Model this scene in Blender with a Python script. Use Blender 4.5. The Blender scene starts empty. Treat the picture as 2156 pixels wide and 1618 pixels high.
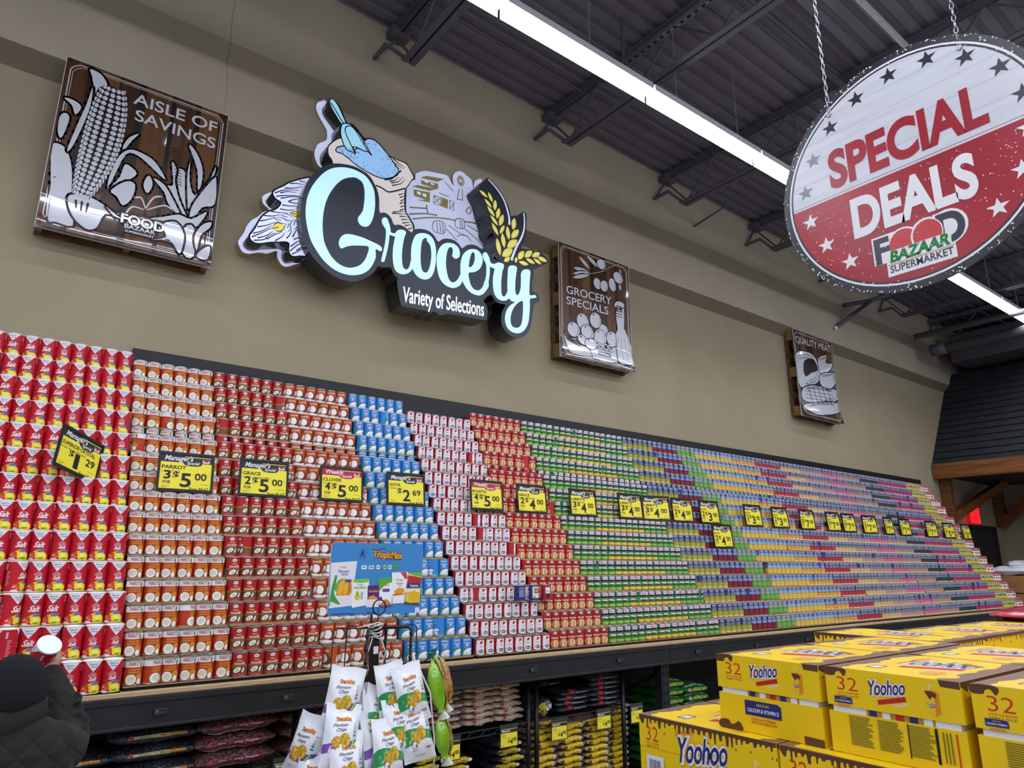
import bpy, math, random
from mathutils import Vector, Matrix
from mathutils.geometry import tessellate_polygon
random.seed(7)
S = bpy.context.scene
COL = S.collection
PI = math.pi

# ---------------------------------------------------------------- camera
cd = bpy.data.cameras.new('camera'); cam = bpy.data.objects.new('camera', cd); COL.objects.link(cam)
yaw, pit, rol = .6536, .2567, .0029
cd.sensor_width = 36; cd.lens = 36 * 1459.6 / 2156; cd.clip_start = .05; cd.clip_end = 200
fw = Vector((math.sin(yaw)*math.cos(pit), math.cos(yaw)*math.cos(pit), math.sin(pit)))
rt = Vector((math.cos(yaw), -math.sin(yaw), 0)); up = rt.cross(fw)
r2 = rt*math.cos(rol) + up*math.sin(rol); u2 = up*math.cos(rol) - rt*math.sin(rol)
M = Matrix((r2, u2, -fw)).transposed().to_4x4(); M.translation = (0, -4.974, 1.70)
cam.matrix_world = M; S.camera = cam

# ---------------------------------------------------------------- world, exposure
w = bpy.data.worlds.new('store'); S.world = w; w.use_nodes = True
bg = w.node_tree.nodes['Background']; bg.inputs[0].default_value = (.80, .86, 1, 1); bg.inputs[1].default_value = .52
S.view_settings.view_transform = 'Standard'; S.view_settings.look = 'None'
S.view_settings.exposure = 0.0; S.view_settings.gamma = 1; S.view_settings.use_curve_mapping = False
LAMP = 45.0          # emission strength of the LED strips

# ---------------------------------------------------------------- materials
def lin(c):
    if isinstance(c, str):
        c = [int(c[i:i+2], 16)/255 for i in (0, 2, 4)]
    return tuple(x/12.92 if x <= .04045 else ((x+.055)/1.055)**2.4 for x in c) + (1,)
MATS = {}
def mat(name, c, rough=.6, metal=0, spec=.4, es=0, coat=0, ec=None, noise=None, bump=None, alpha=1, trans=0):
    """noise=(scale, second colour, low, high[, stretch xyz]); bump=(scale, strength[, kind, stretch])"""
    if name in MATS: return MATS[name]
    m = bpy.data.materials.new(name); m.use_nodes = True; MATS[name] = m
    nt = m.node_tree; b = nt.nodes['Principled BSDF']
    b.inputs['Base Color'].default_value = lin(c); b.inputs['Roughness'].default_value = rough
    b.inputs['Metallic'].default_value = metal; b.inputs['Specular IOR Level'].default_value = spec
    b.inputs['Coat Weight'].default_value = coat; b.inputs['Coat Roughness'].default_value = .05
    b.inputs['Alpha'].default_value = alpha; b.inputs['Transmission Weight'].default_value = trans
    if es:
        b.inputs['Emission Color'].default_value = lin(ec or c); b.inputs['Emission Strength'].default_value = es
    def coord(st):
        tc = nt.nodes.new('ShaderNodeTexCoord'); mp = nt.nodes.new('ShaderNodeMapping'); mp.inputs['Scale'].default_value = st
        nt.links.new(tc.outputs['Object'], mp.inputs['Vector']); return mp.outputs['Vector']
    if noise:
        n = nt.nodes.new('ShaderNodeTexNoise'); n.inputs['Scale'].default_value = noise[0]; n.inputs['Detail'].default_value = 6
        nt.links.new(coord(noise[4] if len(noise) > 4 else (1, 1, 1)), n.inputs['Vector'])
        r = nt.nodes.new('ShaderNodeValToRGB'); r.color_ramp.elements[0].position = noise[2]; r.color_ramp.elements[1].position = noise[3]
        r.color_ramp.elements[0].color = lin(c); r.color_ramp.elements[1].color = lin(noise[1])
        nt.links.new(n.outputs[0], r.inputs[0]); nt.links.new(r.outputs[0], b.inputs['Base Color'])
    if bump:
        kind = bump[2] if len(bump) > 2 else 'noise'
        if kind == 'voronoi':
            n = nt.nodes.new('ShaderNodeTexVoronoi'); o = n.outputs['Distance']
        else:
            n = nt.nodes.new('ShaderNodeTexNoise'); n.inputs['Detail'].default_value = 5; o = n.outputs[0]
        n.inputs['Scale'].default_value = bump[0]
        nt.links.new(coord(bump[3] if len(bump) > 3 else (1, 1, 1)), n.inputs['Vector'])
        bp = nt.nodes.new('ShaderNodeBump'); bp.inputs['Strength'].default_value = bump[1]; bp.inputs['Distance'].default_value = .01
        nt.links.new(o, bp.inputs['Height']); nt.links.new(bp.outputs[0], b.inputs['Normal'])
    return m
def flat(c, rough=.5, **k):                       # a printed ink, named by its colour
    return mat('ink_%s_%d' % (c, rough*100), c, rough, **k)
def lit(c, s):
    return mat('lit_%s_%d' % (c, s*100), c, .4, es=s)

# ---------------------------------------------------------------- mesh builder
class MB:
    def __init__(s): s.v = []; s.f = []; s.m = []; s.mats = []
    def mi(s, m):
        if m not in s.mats: s.mats.append(m)
        return s.mats.index(m)
    def add(s, vs, fs, m, xf=None):
        k = len(s.v); i = s.mi(m)
        s.v += [tuple(xf @ Vector(v)) for v in vs] if xf is not None else [tuple(v) for v in vs]
        s.f += [[k+a for a in f] for f in fs]; s.m += [i]*len(fs); return s
    def box(s, a, b, m, xf=None):
        (x0, y0, z0), (x1, y1, z1) = a, b
        return s.add([(x0,y0,z0),(x1,y0,z0),(x1,y1,z0),(x0,y1,z0),(x0,y0,z1),(x1,y0,z1),(x1,y1,z1),(x0,y1,z1)],
              [(3,2,1,0),(4,5,6,7),(0,1,5,4),(1,2,6,5),(2,3,7,6),(3,0,4,7)], m, xf)
    def bar(s, p, q, w, h, m, upv=(0, 0, 1)):      # rectangular bar from p to q
        p, q = Vector(p), Vector(q); d = (q-p); L = d.length; d.normalize(); u = Vector(upv)
        sx = d.cross(u)
        if sx.length < 1e-4: sx = d.cross(Vector((1, 0, 0)))
        sx.normalize(); u = sx.cross(d)
        X = Matrix((sx, d, u)).transposed().to_4x4(); X.translation = p
        return s.box((-w/2, 0, -h/2), (w/2, L, h/2), m, X)
    def tube(s, pts, r, m, n=8, closed=False, caps=True):
        pts = [Vector(p) for p in pts]; N = len(pts); rs = r if isinstance(r, (list, tuple)) else [r]*N
        vs = []; prev = None
        for i, p in enumerate(pts):
            a = pts[(i-1) % N] if (i or closed) else p; b = pts[(i+1) % N] if (i < N-1 or closed) else p
            d = (b-a).normalized()
            if prev is None:
                u = d.cross(Vector((0, 0, 1)))
                if u.length < .01: u = d.cross(Vector((1, 0, 0)))
            else: u = prev - d*prev.dot(d)
            u.normalize(); prev = u; w_ = d.cross(u)
            vs += [p + (u*math.cos(2*PI*k/n) + w_*math.sin(2*PI*k/n))*rs[i] for k in range(n)]
        fs = [(i*n+k, i*n+(k+1) % n, ((i+1) % N)*n+(k+1) % n, ((i+1) % N)*n+k) for i in range(N if closed else N-1) for k in range(n)]
        if caps and not closed: fs += [tuple(range(n))[::-1], tuple((N-1)*n+k for k in range(n))]
        return s.add(vs, fs, m)
    def lathe(s, prof, m, n=24, xf=None, a0=0, a1=2*PI):   # prof [(r,z)], m one material or one per segment
        full = abs(a1-a0-2*PI) < 1e-6; cols = n if full else n+1
        vs = [(r*math.sin(a0+(a1-a0)*k/n), -r*math.cos(a0+(a1-a0)*k/n), z) for r, z in prof for k in range(cols)]
        for i in range(len(prof)-1):
            fs = [(i*cols+k, i*cols+(k+1) % cols, (i+1)*cols+(k+1) % cols, (i+1)*cols+k) for k in range(n)]
            used = sorted({a for f in fs for a in f}); mp = {a: j for j, a in enumerate(used)}
            s.add([vs[a] for a in used], [[mp[a] for a in f] for f in fs], m[i] if isinstance(m, (list, tuple)) else m, xf)
        return s
    def disc(s, r, z, m, n=24, upward=True, xf=None):
        vs = [(r*math.sin(2*PI*k/n), -r*math.cos(2*PI*k/n), z) for k in range(n)]
        return s.add(vs, [tuple(range(n)) if upward else tuple(range(n))[::-1]], m, xf)
    def tris(s, T, m, f):                          # 2D triangles placed by f(x, y) -> xyz
        vs = []; fs = []
        for t in T:
            a = (t[1][0]-t[0][0])*(t[2][1]-t[0][1]) - (t[2][0]-t[0][0])*(t[1][1]-t[0][1])
            if abs(a) < 1e-12: continue
            k = len(vs); vs += [f(*p) for p in t]; fs.append((k, k+1, k+2) if a > 0 else (k+2, k+1, k))
        return s.add(vs, fs, m)
    def prism(s, P, f, d0, d1, mf, ms, holes=()):  # polygon P extruded; f(x, y, d) -> xyz; d1 is the face
        T = poly(P, *holes)
        s.tris(T, mf, lambda x, y: f(x, y, d1))
        for R in (P,)+tuple(holes):
            n = len(R); vs = [f(x, y, d) for d in (d0, d1) for x, y in R]
            s.add(vs, [(k, (k+1) % n, n+(k+1) % n, n+k) for k in range(n)], ms)
        return s
    def mesh(s, name, smooth=False):
        me = bpy.data.meshes.new(name); me.from_pydata(s.v, [], s.f)
        for m in s.mats: me.materials.append(m)
        me.polygons.foreach_set('material_index', s.m)
        if smooth: me.polygons.foreach_set('use_smooth', [True]*len(s.f))
        me.update(); return me
    def build(s, name, parent=None, smooth=False, bevel=0, merge=False):
        me = s.mesh(name, smooth)
        if merge:
            import bmesh
            bm = bmesh.new(); bm.from_mesh(me); bmesh.ops.remove_doubles(bm, verts=bm.verts, dist=1e-5)
            bmesh.ops.recalc_face_normals(bm, faces=bm.faces); bm.to_mesh(me); bm.free()
        o = link(name, me, parent)
        if bevel:
            b = o.modifiers.new('bevel', 'BEVEL'); b.width = bevel; b.segments = 2; b.limit_method = 'ANGLE'
        return o
def link(name, data, parent=None, loc=None, rot=None):
    o = bpy.data.objects.new(name, data); COL.objects.link(o)
    if parent is not None: o.parent = parent
    if loc is not None: o.location = loc
    if rot is not None: o.rotation_euler = rot
    return o
def tag(o, label, cat, group=None):
    o['label'] = label; o['category'] = cat
    if group: o['group'] = group
    return o
def thing(name, label, cat, loc=(0, 0, 0), rz=0, group=None):
    o = link(name, None, None, loc, (0, 0, rz)); return tag(o, label, cat, group)
def struct(mb, name, **k):
    o = mb.build(name, **k); o['kind'] = 'structure'; return o

# ---------------------------------------------------------------- flat artwork
def poly(*loops):
    L = [[Vector((x, y, 0)) for x, y in l] for l in loops]; F = [p for l in L for p in l]
    return [[(F[i].x, F[i].y) for i in t] for t in tessellate_polygon(L)]
def pairs(v, k=.001, ox=0, oy=0): return [(v[i]*k+ox, v[i+1]*k+oy) for i in range(0, len(v), 2)]
def spline(P, n=4, closed=True):
    N = len(P); out = []
    for i in range(N if closed else N-1):
        g = lambda j: P[j % N] if closed else P[max(0, min(N-1, j))]
        a, b, c, d = g(i-1), g(i), g(i+1), g(i+2)
        for k in range(n):
            t = k/n
            out.append(tuple(.5*((2*b[q]) + (c[q]-a[q])*t + (2*a[q]-5*b[q]+4*c[q]-d[q])*t*t + (3*b[q]-a[q]-3*c[q]+d[q])*t**3) for q in (0, 1)))
    if not closed: out.append(P[-1])
    return out
def rect(x0, y0, x1, y1): return [[(x0, y0), (x1, y0), (x1, y1)], [(x0, y0), (x1, y1), (x0, y1)]]
def ell(cx, cy, rx, ry=None, rot=0, n=20, a0=0, a1=2*PI):
    ry = ry or rx; c, s_ = math.cos(rot), math.sin(rot); P = []
    for k in range(n+1):
        a = a0+(a1-a0)*k/n; x, y = rx*math.cos(a), ry*math.sin(a); P.append((cx+x*c-y*s_, cy+x*s_+y*c))
    return [[(cx, cy), P[k], P[k+1]] for k in range(n)]
def stroke(P, w0, w1=None, cap=True):
    w1 = w0 if w1 is None else w1; T = []; N = len(P); L = []
    for i, p in enumerate(P):
        a, b = P[max(0, i-1)], P[min(N-1, i+1)]; dx, dy = b[0]-a[0], b[1]-a[1]; l = math.hypot(dx, dy) or 1
        w_ = (w0+(w1-w0)*i/max(1, N-1))/2; L.append(((p[0]-dy/l*w_, p[1]+dx/l*w_), (p[0]+dy/l*w_, p[1]-dx/l*w_)))
    for (a, b), (c, d) in zip(L, L[1:]): T += [[a, b, d], [a, d, c]]
    if cap: T += ell(P[0][0], P[0][1], w0/2, n=8) + ell(P[-1][0], P[-1][1], max(w1, 1e-5)/2, n=8)
    return T
def leaf(x0, y0, x1, y1, w_, n=6):
    dx, dy = x1-x0, y1-y0; l = math.hypot(dx, dy); nx, ny = -dy/l, dx/l; A = []; B = []
    for k in range(n+1):
        t = k/n; h = w_/2*math.sin(PI*t)**.8; A.append((x0+dx*t+nx*h, y0+dy*t+ny*h)); B.append((x0+dx*t-nx*h, y0+dy*t-ny*h))
    return [x for k in range(n) for x in ([A[k], B[k], B[k+1]], [A[k], B[k+1], A[k+1]])]
_TX = {}
BIG = {'SPECIAL', 'DEALS', 'Yoohoo', '32', 'AISLE OF', 'SAVINGS', 'GROCERY', 'SPECIALS', 'FOOD', 'BAZAAR', 'Variety of Selections', 'QUALITY MEAT', '5', '00', '4', '2', '3', '$', 'D', 'TropicMax'}
def glyphs(s, bold=0):
    key = (s, bold)
    if key not in _TX:
        c = bpy.data.curves.new('t', 'FONT'); c.body = s; c.size = 1; c.offset = bold; c.resolution_u = 6 if s in BIG else 2
        o = bpy.data.objects.new('t', c); COL.objects.link(o)
        me = o.evaluated_get(bpy.context.evaluated_depsgraph_get()).to_mesh(); me.calc_loop_triangles()
        V = [(v.co.x, v.co.y) for v in me.vertices]; T = [[V[i] for i in t.vertices] for t in me.loop_triangles]
        bpy.data.objects.remove(o); bpy.data.curves.remove(c)
        xs = [p[0] for t in T for p in t] or [0, 1]
        _TX[key] = (T, min(xs), max(xs))
    return _TX[key]
def txt(s, x0, x1, y, h, bold=.02, shear=0, rise=0):
    """text s between x0 and x1 on baseline y (rise = extra height at x1), capitals h tall"""
    T, a, b = glyphs(s, bold); k = (x1-x0)/(b-a); out = []
    for t in T:
        out.append([(x0+(p[0]-a)*k+shear*p[1]*h/.72, y+p[1]*h/.72+rise*(p[0]-a)/(b-a)) for p in t])
    return out
def mv(T, dx=0, dy=0, k=1, rot=0):
    c, s_ = math.cos(rot)*k, math.sin(rot)*k
    return [[(x*c-y*s_+dx, x*s_+y*c+dy) for x, y in t] for t in T]
def clip(T, x0, x1, ax=0):
    out = []
    for t in T:
        if all(p[ax] >= x0-1e-9 for p in t) and all(p[ax] <= x1+1e-9 for p in t): out.append(t); continue
        P = list(t)
        for lim, sg in ((x0, 1), (x1, -1)):
            Q = []
            for i, p in enumerate(P):
                q = P[i-1]; ip, iq = sg*(p[ax]-lim) >= 0, sg*(q[ax]-lim) >= 0
                if ip != iq:
                    f = (lim-q[ax])/(p[ax]-q[ax]); Q.append((q[0]+(p[0]-q[0])*f, q[1]+(p[1]-q[1])*f))
                if ip: Q.append(p)
            P = Q
            if not P: break
        out += [[P[0], P[i], P[i+1]] for i in range(1, len(P)-1)]
    return out
def wrap(mb, art, r, n, step=.00005):               # print artwork [(tris, material)] round a cylinder of n sides, u=0 faces -y
    w_ = 2*PI*r/n
    for L, (T, m) in enumerate(art):
        R = r+step*(L+1); us = [p[0] for t in T for p in t]
        if not us: continue
        for k in range(math.floor(min(us)/w_), math.ceil(max(us)/w_)):
            C = clip(T, k*w_, (k+1)*w_)
            if not C: continue
            a, b = 2*PI*k/n, 2*PI*(k+1)/n
            def f(u, v, k=k, a=a, b=b, R=R):
                t = u/w_-k; return ((math.sin(a)*(1-t)+math.sin(b)*t)*R, -(math.cos(a)*(1-t)+math.cos(b)*t)*R, v)
            mb.tris(C, m, f)
def lay(mb, art, f, step=.00006):                   # print artwork on a surface f(x, y, height)
    for L, (T, m) in enumerate(art): mb.tris(T, m, lambda x, y, L=L: f(x, y, step*(L+1)))
    return mb
def clone(o, loc, rz=0, label=None, group=None):
    c = o.copy(); COL.objects.link(c); c.location = loc; c.rotation_euler = (0, 0, rz)
    if label: c['label'] = label
    if group: c['group'] = group
    for ch in o.children:
        d = ch.copy(); COL.objects.link(d); d.parent = c
        for g in ch.children:
            e = g.copy(); COL.objects.link(e); e.parent = d
    return c
ORD = 'zeroth first second third fourth fifth sixth seventh eighth ninth tenth eleventh twelfth thirteenth fourteenth fifteenth sixteenth seventeenth eighteenth nineteenth twentieth'.split()
ORD += ['twenty-'+x for x in ORD[1:10]] + ['thirtieth'] + ['thirty-'+x for x in ORD[1:10]]
WHITE = flat('e6e6ea'); BLACK = flat('16161a'); YEL = flat('f2e23a')
# outlines in millimetres: grocery sign from (2.2, 3.5), panels from their top corner, round sign from its centre
TR = dict(
sack_hatch=[[220,1209,267,1241],[230,1188,276,1220],[239,1159,278,1193],[232,1133,283,1167],[242,1105,285,1135],[235,1071,290,1106],[174,1035,291,1078],[166,1021,301,1054],[238,1017,318,1036],[255,992,327,1015],[265,963,344,997],[289,948,353,976],[323,927,366,957],[128,1302,174,1328,212,1374],[144,1293,206,1327,252,1389],[153,1272,231,1316,269,1371],[148,1519,214,1496,264,1483],[142,1492,207,1477,257,1464],[167,1462,225,1451]],
leaf_veins=[[-794,868,-739,909,-682,932,-624,950],[-756,881,-705,910,-642,924],[-782,843,-726,870,-654,893,-605,902],[-748,839,-677,877,-605,899],[-726,932,-659,956,-597,992],[-691,983,-638,1002,-588,1009],[-620,1031,-575,1034],[-689,835,-647,866,-603,886],[-688,830,-644,834,-600,849],[-733,788,-671,801,-603,824],[-745,752,-692,759,-644,778],[-808,710,-752,720,-690,738],[-855,662,-796,677,-741,708],[-881,610,-830,637,-781,671],[-892,560,-835,589,-777,631],[-919,501,-862,536,-798,598],[-925,471,-861,522,-792,585],[-884,476,-836,504,-785,556],[-909,448,-843,474,-809,517,-765,551],[-820,485,-773,533,-719,571],[-760,491,-716,536,-700,572],[-678,537,-657,575,-650,609],[-636,560,-616,614,-584,645],[-624,543,-601,560,-573,580],[-643,480,-599,530,-556,553],[-645,443,-597,504,-550,544],[-598,462,-566,492,-539,521],[-629,422,-583,461,-537,506]],
barn_blocks=[[500,1551,559,1592,753,1632,681,1576],[507,1530,687,1559,689,1503,514,1493],[425,1437,477,1469,684,1507,602,1456],[439,1413,606,1442,609,1343,467,1320,563,1355,445,1353],[731,1438,799,1435,796,1343,723,1347]],
barn_lines=[[413,1229,481,1247,571,1272],[575,1305,589,1232],[411,1162,510,1200,595,1226,682,1241],[444,1127,618,1197,782,1240,884,1255],[977,1274,1070,1294,1166,1298],[913,1584,896,1474],[948,1596,954,1489],[895,1479,954,1483],[759,1604,847,1544],[702,1470,804,1469],[648,1425,720,1429,720,1349,645,1345,648,1425],[653,1421,717,1353],[715,1422,650,1352],[816,1436,862,1430,859,1343,816,1350,816,1436],[862,1425,824,1358],[652,1164,673,1181,739,1197,773,1172,775,1120,754,1082,666,1075,643,1114,652,1164],[890,1273,941,1295,976,1285,978,1205,898,1190,877,1226,890,1273],[906,1098,928,1121,1015,1137,1057,1102],[1132,1221,1155,1251,1181,1177],[812,1184,928,1142,1021,1139],[791,1136,901,1065],[1012,1248,1132,1221],[984,1202,1133,1136,1194,1084],[991,1387,1032,1439,1050,1407,1027,1367,991,1387],[1086,1392,1117,1369],[685,1164,698,1085],[717,1175,731,1091],[745,1178,756,1093],[930,1281,938,1203],[953,1283,961,1205],[939,945,939,919]],
corn_lines=[[566,-800,576,-963],[503,-855,538,-843,574,-909],[654,-792,610,-818,574,-909],[459,-1001,494,-924,566,-922],[739,-865,680,-851,584,-916],[51,-865,43,-1024,48,-1154],[183,-986,190,-1036],[216,-985,217,-1048],[249,-985,246,-1049],[342,-975,412,-1048]],
corn_text=[404,-168,949,-172,428,-290,951,-304,392,-1092,632,-1087,424,-1124,604,-1119,426,-1150,605,-1147],
corn_cob=[178,-230,194,-151,242,-104,307,-109,353,-173,369,-262,361,-384,353,-527,341,-646,330,-762,320,-875,242,-929,160,-941,148,-829,117,-678,144,-545,168,-409],
corn_shapes=[[7,-657,57,-636,96,-675,132,-781,151,-934,154,-1038,189,-1170,98,-1173,58,-1171,51,-1021,29,-852],[146,-957,242,-934,340,-965,417,-1015,436,-1030,349,-1026,314,-1142,259,-1169,185,-1110,148,-1029],[132,-30,197,-40,242,-104,201,-135,182,-192,166,-140,148,-77],[23,-302,74,-296,121,-326,97,-395,71,-337],[19,-441,47,-405,70,-441,49,-584,23,-551],[163,-154,169,-293,148,-452,113,-624,89,-656,121,-442,147,-291],[387,-513,414,-433,468,-381,434,-448,399,-532],[371,-600,425,-521,498,-515,588,-550,668,-660,565,-594,483,-545,412,-561,364,-749,342,-845,339,-758],[398,-737,413,-641,449,-639,491,-680,436,-756,357,-829],[360,-850,436,-756,491,-759,486,-861,441,-931,399,-880],[727,-580,753,-541,786,-570,813,-690,832,-823,817,-862,762,-720],[690,-511,725,-557,725,-651,768,-775,822,-872,840,-900,790,-894,722,-802,682,-702,718,-677],[782,-341,838,-381,890,-495,893,-626,876,-656,856,-508],[974,-438,966,-527,905,-646,858,-780,833,-834,798,-589,805,-466,815,-607,861,-709,939,-573],[593,-676,662,-697,730,-788,790,-894,706,-831,669,-752],[968,-539,990,-555,996,-733,919,-783,878,-877,850,-897,858,-780],[610,-974,689,-932,780,-886,859,-894,951,-807,928,-884,885,-954,824,-984,721,-961],[823,-974,885,-954,898,-1174,830,-1171],[687,-994,767,-946,824,-1029,818,-1153,802,-1179,757,-1116,691,-1113,628,-1132,716,-1084],[892,-1020,932,-917,989,-876,983,-924,930,-998,913,-1126],[917,-1169,950,-1104,997,-1068,986,-1172],[563,-664,594,-722,570,-798,540,-741]],
olive_shapes=[[50,-941,76,-1031,226,-1075,392,-1107,405,-1158,142,-1176,75,-1116],[423,-1026,537,-1036,653,-1024,819,-958,787,-997,750,-1158,404,-1169],[809,-542,917,-517,906,-738,920,-757,1003,-921,1015,-1109,899,-1152,765,-1144,790,-941,780,-832,813,-769,796,-659],[805,-462,905,-450,918,-505,779,-526]],
olive_eggs=[601,-86,64,57,850,-175,73,63,533,-325,53,61,634,-327,54,64,757,-281,52,74,603,-824,68,56,309,-794,80,82,489,-743,78,84,181,-908,82,76,370,-901,87,78,725,-899,84,80,297,-997,64,49,409,-1018,87,59,548,-924,86,94],
olive_leaves=[276,-85,434,-189,43,387,-43,555,-134,48,194,-234,418,-227,45,179,-306,433,-229,40,178,-352,432,-253,40,878,-66,899,-121,27,870,-235,881,-321,32],
olive_branch=[418,-245,613,-165,707,-99,881,-5],
olive_text=[91,-541,731,-516,89,-657,677,-640,420,-1101,651,-1079,447,-1144,634,-1147],
meat_text=[53,-183,967,-153],
meat_shapes=[[23,-354,292,-277,506,-315,601,-506,522,-673,286,-759,65,-818,-10,-659],[223,-418,454,-350,560,-487,366,-571,223,-645,171,-579],[594,-325,846,-224,797,-340,991,-319,895,-429,637,-552],[103,-836,375,-746,691,-723,1016,-726,1009,-857,686,-951,325,-999,76,-985],[37,-1085,458,-982,1021,-907,1013,-1035,647,-1130,290,-1173],[613,-555,981,-468,1023,-594,828,-728,603,-711]],
letter_big=[-168,834,-133,905,-124,998,-128,1087,-148,1148,-190,1170,-230,1168,-292,1136,-345,1083,-395,998,-430,906,-447,814,-451,720,-444,631,-427,552,-395,491,-355,441,-298,405,-235,394,-180,409,-132,440,-93,491,-71,551,-64,617,-129,608,-199,588,-246,565,-283,539,-301,548,-310,577,-302,618,-277,653,-233,673,-176,678,-119,678,-45,668,11,659,45,643,47,618,32,609,-5,614,-1,549,-20,486,-52,426,-100,381,-155,354,-210,340,-279,340,-349,359,-419,402,-476,461,-525,529,-557,609,-579,699,-586,781,-581,868,-558,954,-521,1036,-473,1113,-415,1172,-347,1210,-270,1232,-197,1232,-130,1215,-83,1172,-49,1115,-36,1043,-32,969,-40,891,-55,834,-75,797,-99,779,-132,776,-158,793],
letter_ar=[35,876,48,906,75,911,95,880,111,836,120,799,146,798,162,808,175,831,209,851,255,846,242,790,232,726,227,642,232,569,247,524,272,516,298,542,318,623,333,552,300,498,251,470,201,470,169,499,151,568,147,656,154,733,160,772,135,774,109,770,105,703,94,625,78,544,69,527,54,525,49,535,61,601,75,694,78,777,71,816,48,842],
letter_oh=[313,728,323,784,348,846,391,876,448,888,494,875,524,838,542,780,547,712,544,641,530,568,504,512,464,482,420,474,375,489,346,518,329,558,313,644],
hole_oh=[454,851,425,839,406,802,399,730,399,654,408,580,425,543,454,538,477,561,495,620,503,699,498,760,484,802,454,828],
letter_see=[709,762,714,807,707,833,690,840,667,821,651,773,645,709,647,647,659,588,679,539,708,519,742,532,775,572,796,617,814,559,785,508,739,477,688,470,629,487,585,537,562,615,556,699,569,772,604,834,650,865,706,877,750,866,777,834,782,787,761,756,736,746],
letter_ee=[794,672,797,736,817,805,860,858,913,886,968,890,1005,864,1022,824,1014,765,985,712,936,675,878,651,884,593,903,543,934,515,975,512,1010,535,1041,586,1072,667,1092,591,1065,536,1025,488,976,468,913,474,860,504,823,553,800,610],
hole_ee=[881,704,917,729,938,784,940,837,927,860,905,847,887,793,879,743],
letter_ar_two=[1025,862,1037,889,1064,893,1093,856,1109,812,1145,809,1173,825,1201,839,1257,832,1240,761,1229,684,1227,610,1232,546,1251,525,1280,542,1308,598,1323,536,1299,506,1252,485,1195,489,1157,528,1141,588,1139,669,1150,737,1155,767,1122,770,1103,773,1100,699,1087,622,1065,544,1037,577,1059,647,1067,730,1061,786,1038,820],
letter_why=[1307,813,1326,842,1365,856,1405,848,1397,779,1387,701,1386,618,1400,576,1430,595,1452,659,1456,744,1456,803,1480,842,1520,861,1563,854,1557,771,1552,685,1556,614,1615,629,1635,617,1615,600,1559,576,1556,502,1548,409,1533,331,1493,262,1435,219,1367,211,1310,234,1280,284,1276,339,1295,408,1338,466,1386,504,1347,505,1318,535,1301,604,1300,686,1303,753],
hole_why=[1334,312,1338,369,1367,441,1415,501,1474,536,1479,459,1472,367,1454,298,1415,265,1372,260,1343,278],
plate=[-377,1235,-301,1257,-229,1266,-155,1256,-94,1233,-45,1178,-16,1127,3,1057,13,947,51,955,89,949,121,922,147,877,193,892,248,886,305,858,311,861,342,898,398,919,463,924,522,900,566,854,607,890,666,912,726,915,775,893,809,863,850,904,912,931,967,931,1013,920,1059,937,1106,914,1149,860,1249,868,1346,878,1445,889,1586,898,1608,844,1590,763,1595,666,1646,662,1676,623,1666,574,1614,541,1599,470,1583,384,1558,288,1513,221,1444,179,1368,171,1291,199,1244,252,1234,329,1252,398,1280,453,1205,451,1158,471,1116,513,1044,436,1072,403,1086,351,1082,287,1056,258,892,248,720,236,662,226,621,205,588,209,547,222,515,197,483,200,451,210,264,199,240,219,217,293,197,397,207,418,163,454,135,497,75,481,31,479,25,477,-15,408,-63,359,-124,315,-193,292,-262,289,-338,303,-414,341,-484,390,-538,450,-580,526,-606,614,-622,706,-624,796,-616,891,-591,986,-551,1080,-496,1152,-438,1204],
wheat_plate=[1066,1647,1124,1632,1199,1579,1259,1521,1312,1446,1343,1356,1381,1372,1412,1379,1481,1439,1516,1441,1528,1397,1526,1302,1520,1213,1496,1146,1465,1065,1535,1072,1597,1094,1629,1080,1692,1102,1716,1086,1804,1024,1723,974,1573,913,1488,882,1338,866,1177,872,1176,941,1165,1001,1167,1078,1116,1133,1108,1207,1063,1322,1033,1415,971,1517,1016,1579],
kernels=[982,1493,1077,1449,32,1081,1507,1131,1420,36,1040,1425,1124,1363,32,1163,1457,1154,1346,41,1070,1363,1158,1285,37,1208,1389,1180,1271,43,1106,1284,1195,1206,36,1253,1338,1210,1208,48,1124,1212,1200,1108,40,1299,1236,1318,1100,47,1385,1347,1366,1217,54,1243,1150,1267,1004,48,1435,1241,1345,1127,57,1182,1080,1220,914,51,1418,1132,1298,1018,66,1363,1025,1240,914,69,1267,1233,1214,1131,34,1496,1041,1423,935,56,1595,1072,1502,981,55,1692,1079,1589,1012,48,1780,1017,1656,1025,44,1515,971,1628,951,38,1608,998,1707,966,34,1431,915,1550,919,40,1334,932,1260,864,40,1405,956,1397,893,30],
stem_one=[1081,1633,1147,1594,1214,1538,1267,1470,1301,1389,1321,1316,1321,1263],
stem_two=[1493,1426,1501,1348,1493,1251,1458,1155,1404,1053,1360,943,1352,915],
back_leaf=[-766,962,-817,922,-840,887,-826,837,-781,804,-822,769,-856,720,-895,681,-927,623,-944,560,-974,489,-968,455,-938,412,-892,408,-824,438,-758,449,-694,489,-685,439,-646,387,-601,386,-549,419,-487,463,-414,593,-405,818,-455,1113,-585,1094],
back_scoop=[-408,1921,-448,1909,-483,1874,-487,1815,-454,1753,-396,1677,-382,1645,-382,1569,-441,1513,-467,1446,-465,1380,-408,1304,-267,1358,-104,1613,-261,1773],
back_barn=[369,1393,402,1478,451,1512,451,1565,482,1597,551,1639,656,1660,757,1679,792,1671,822,1633,860,1597,841,1656,848,1714,888,1762,940,1779,988,1761,1049,1733,1065,1689,1069,1640,1086,1730,1122,1765,1171,1778,1203,1598,1214,1379,1212,1051,904,971,681,957,466,982,390,1059],
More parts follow.
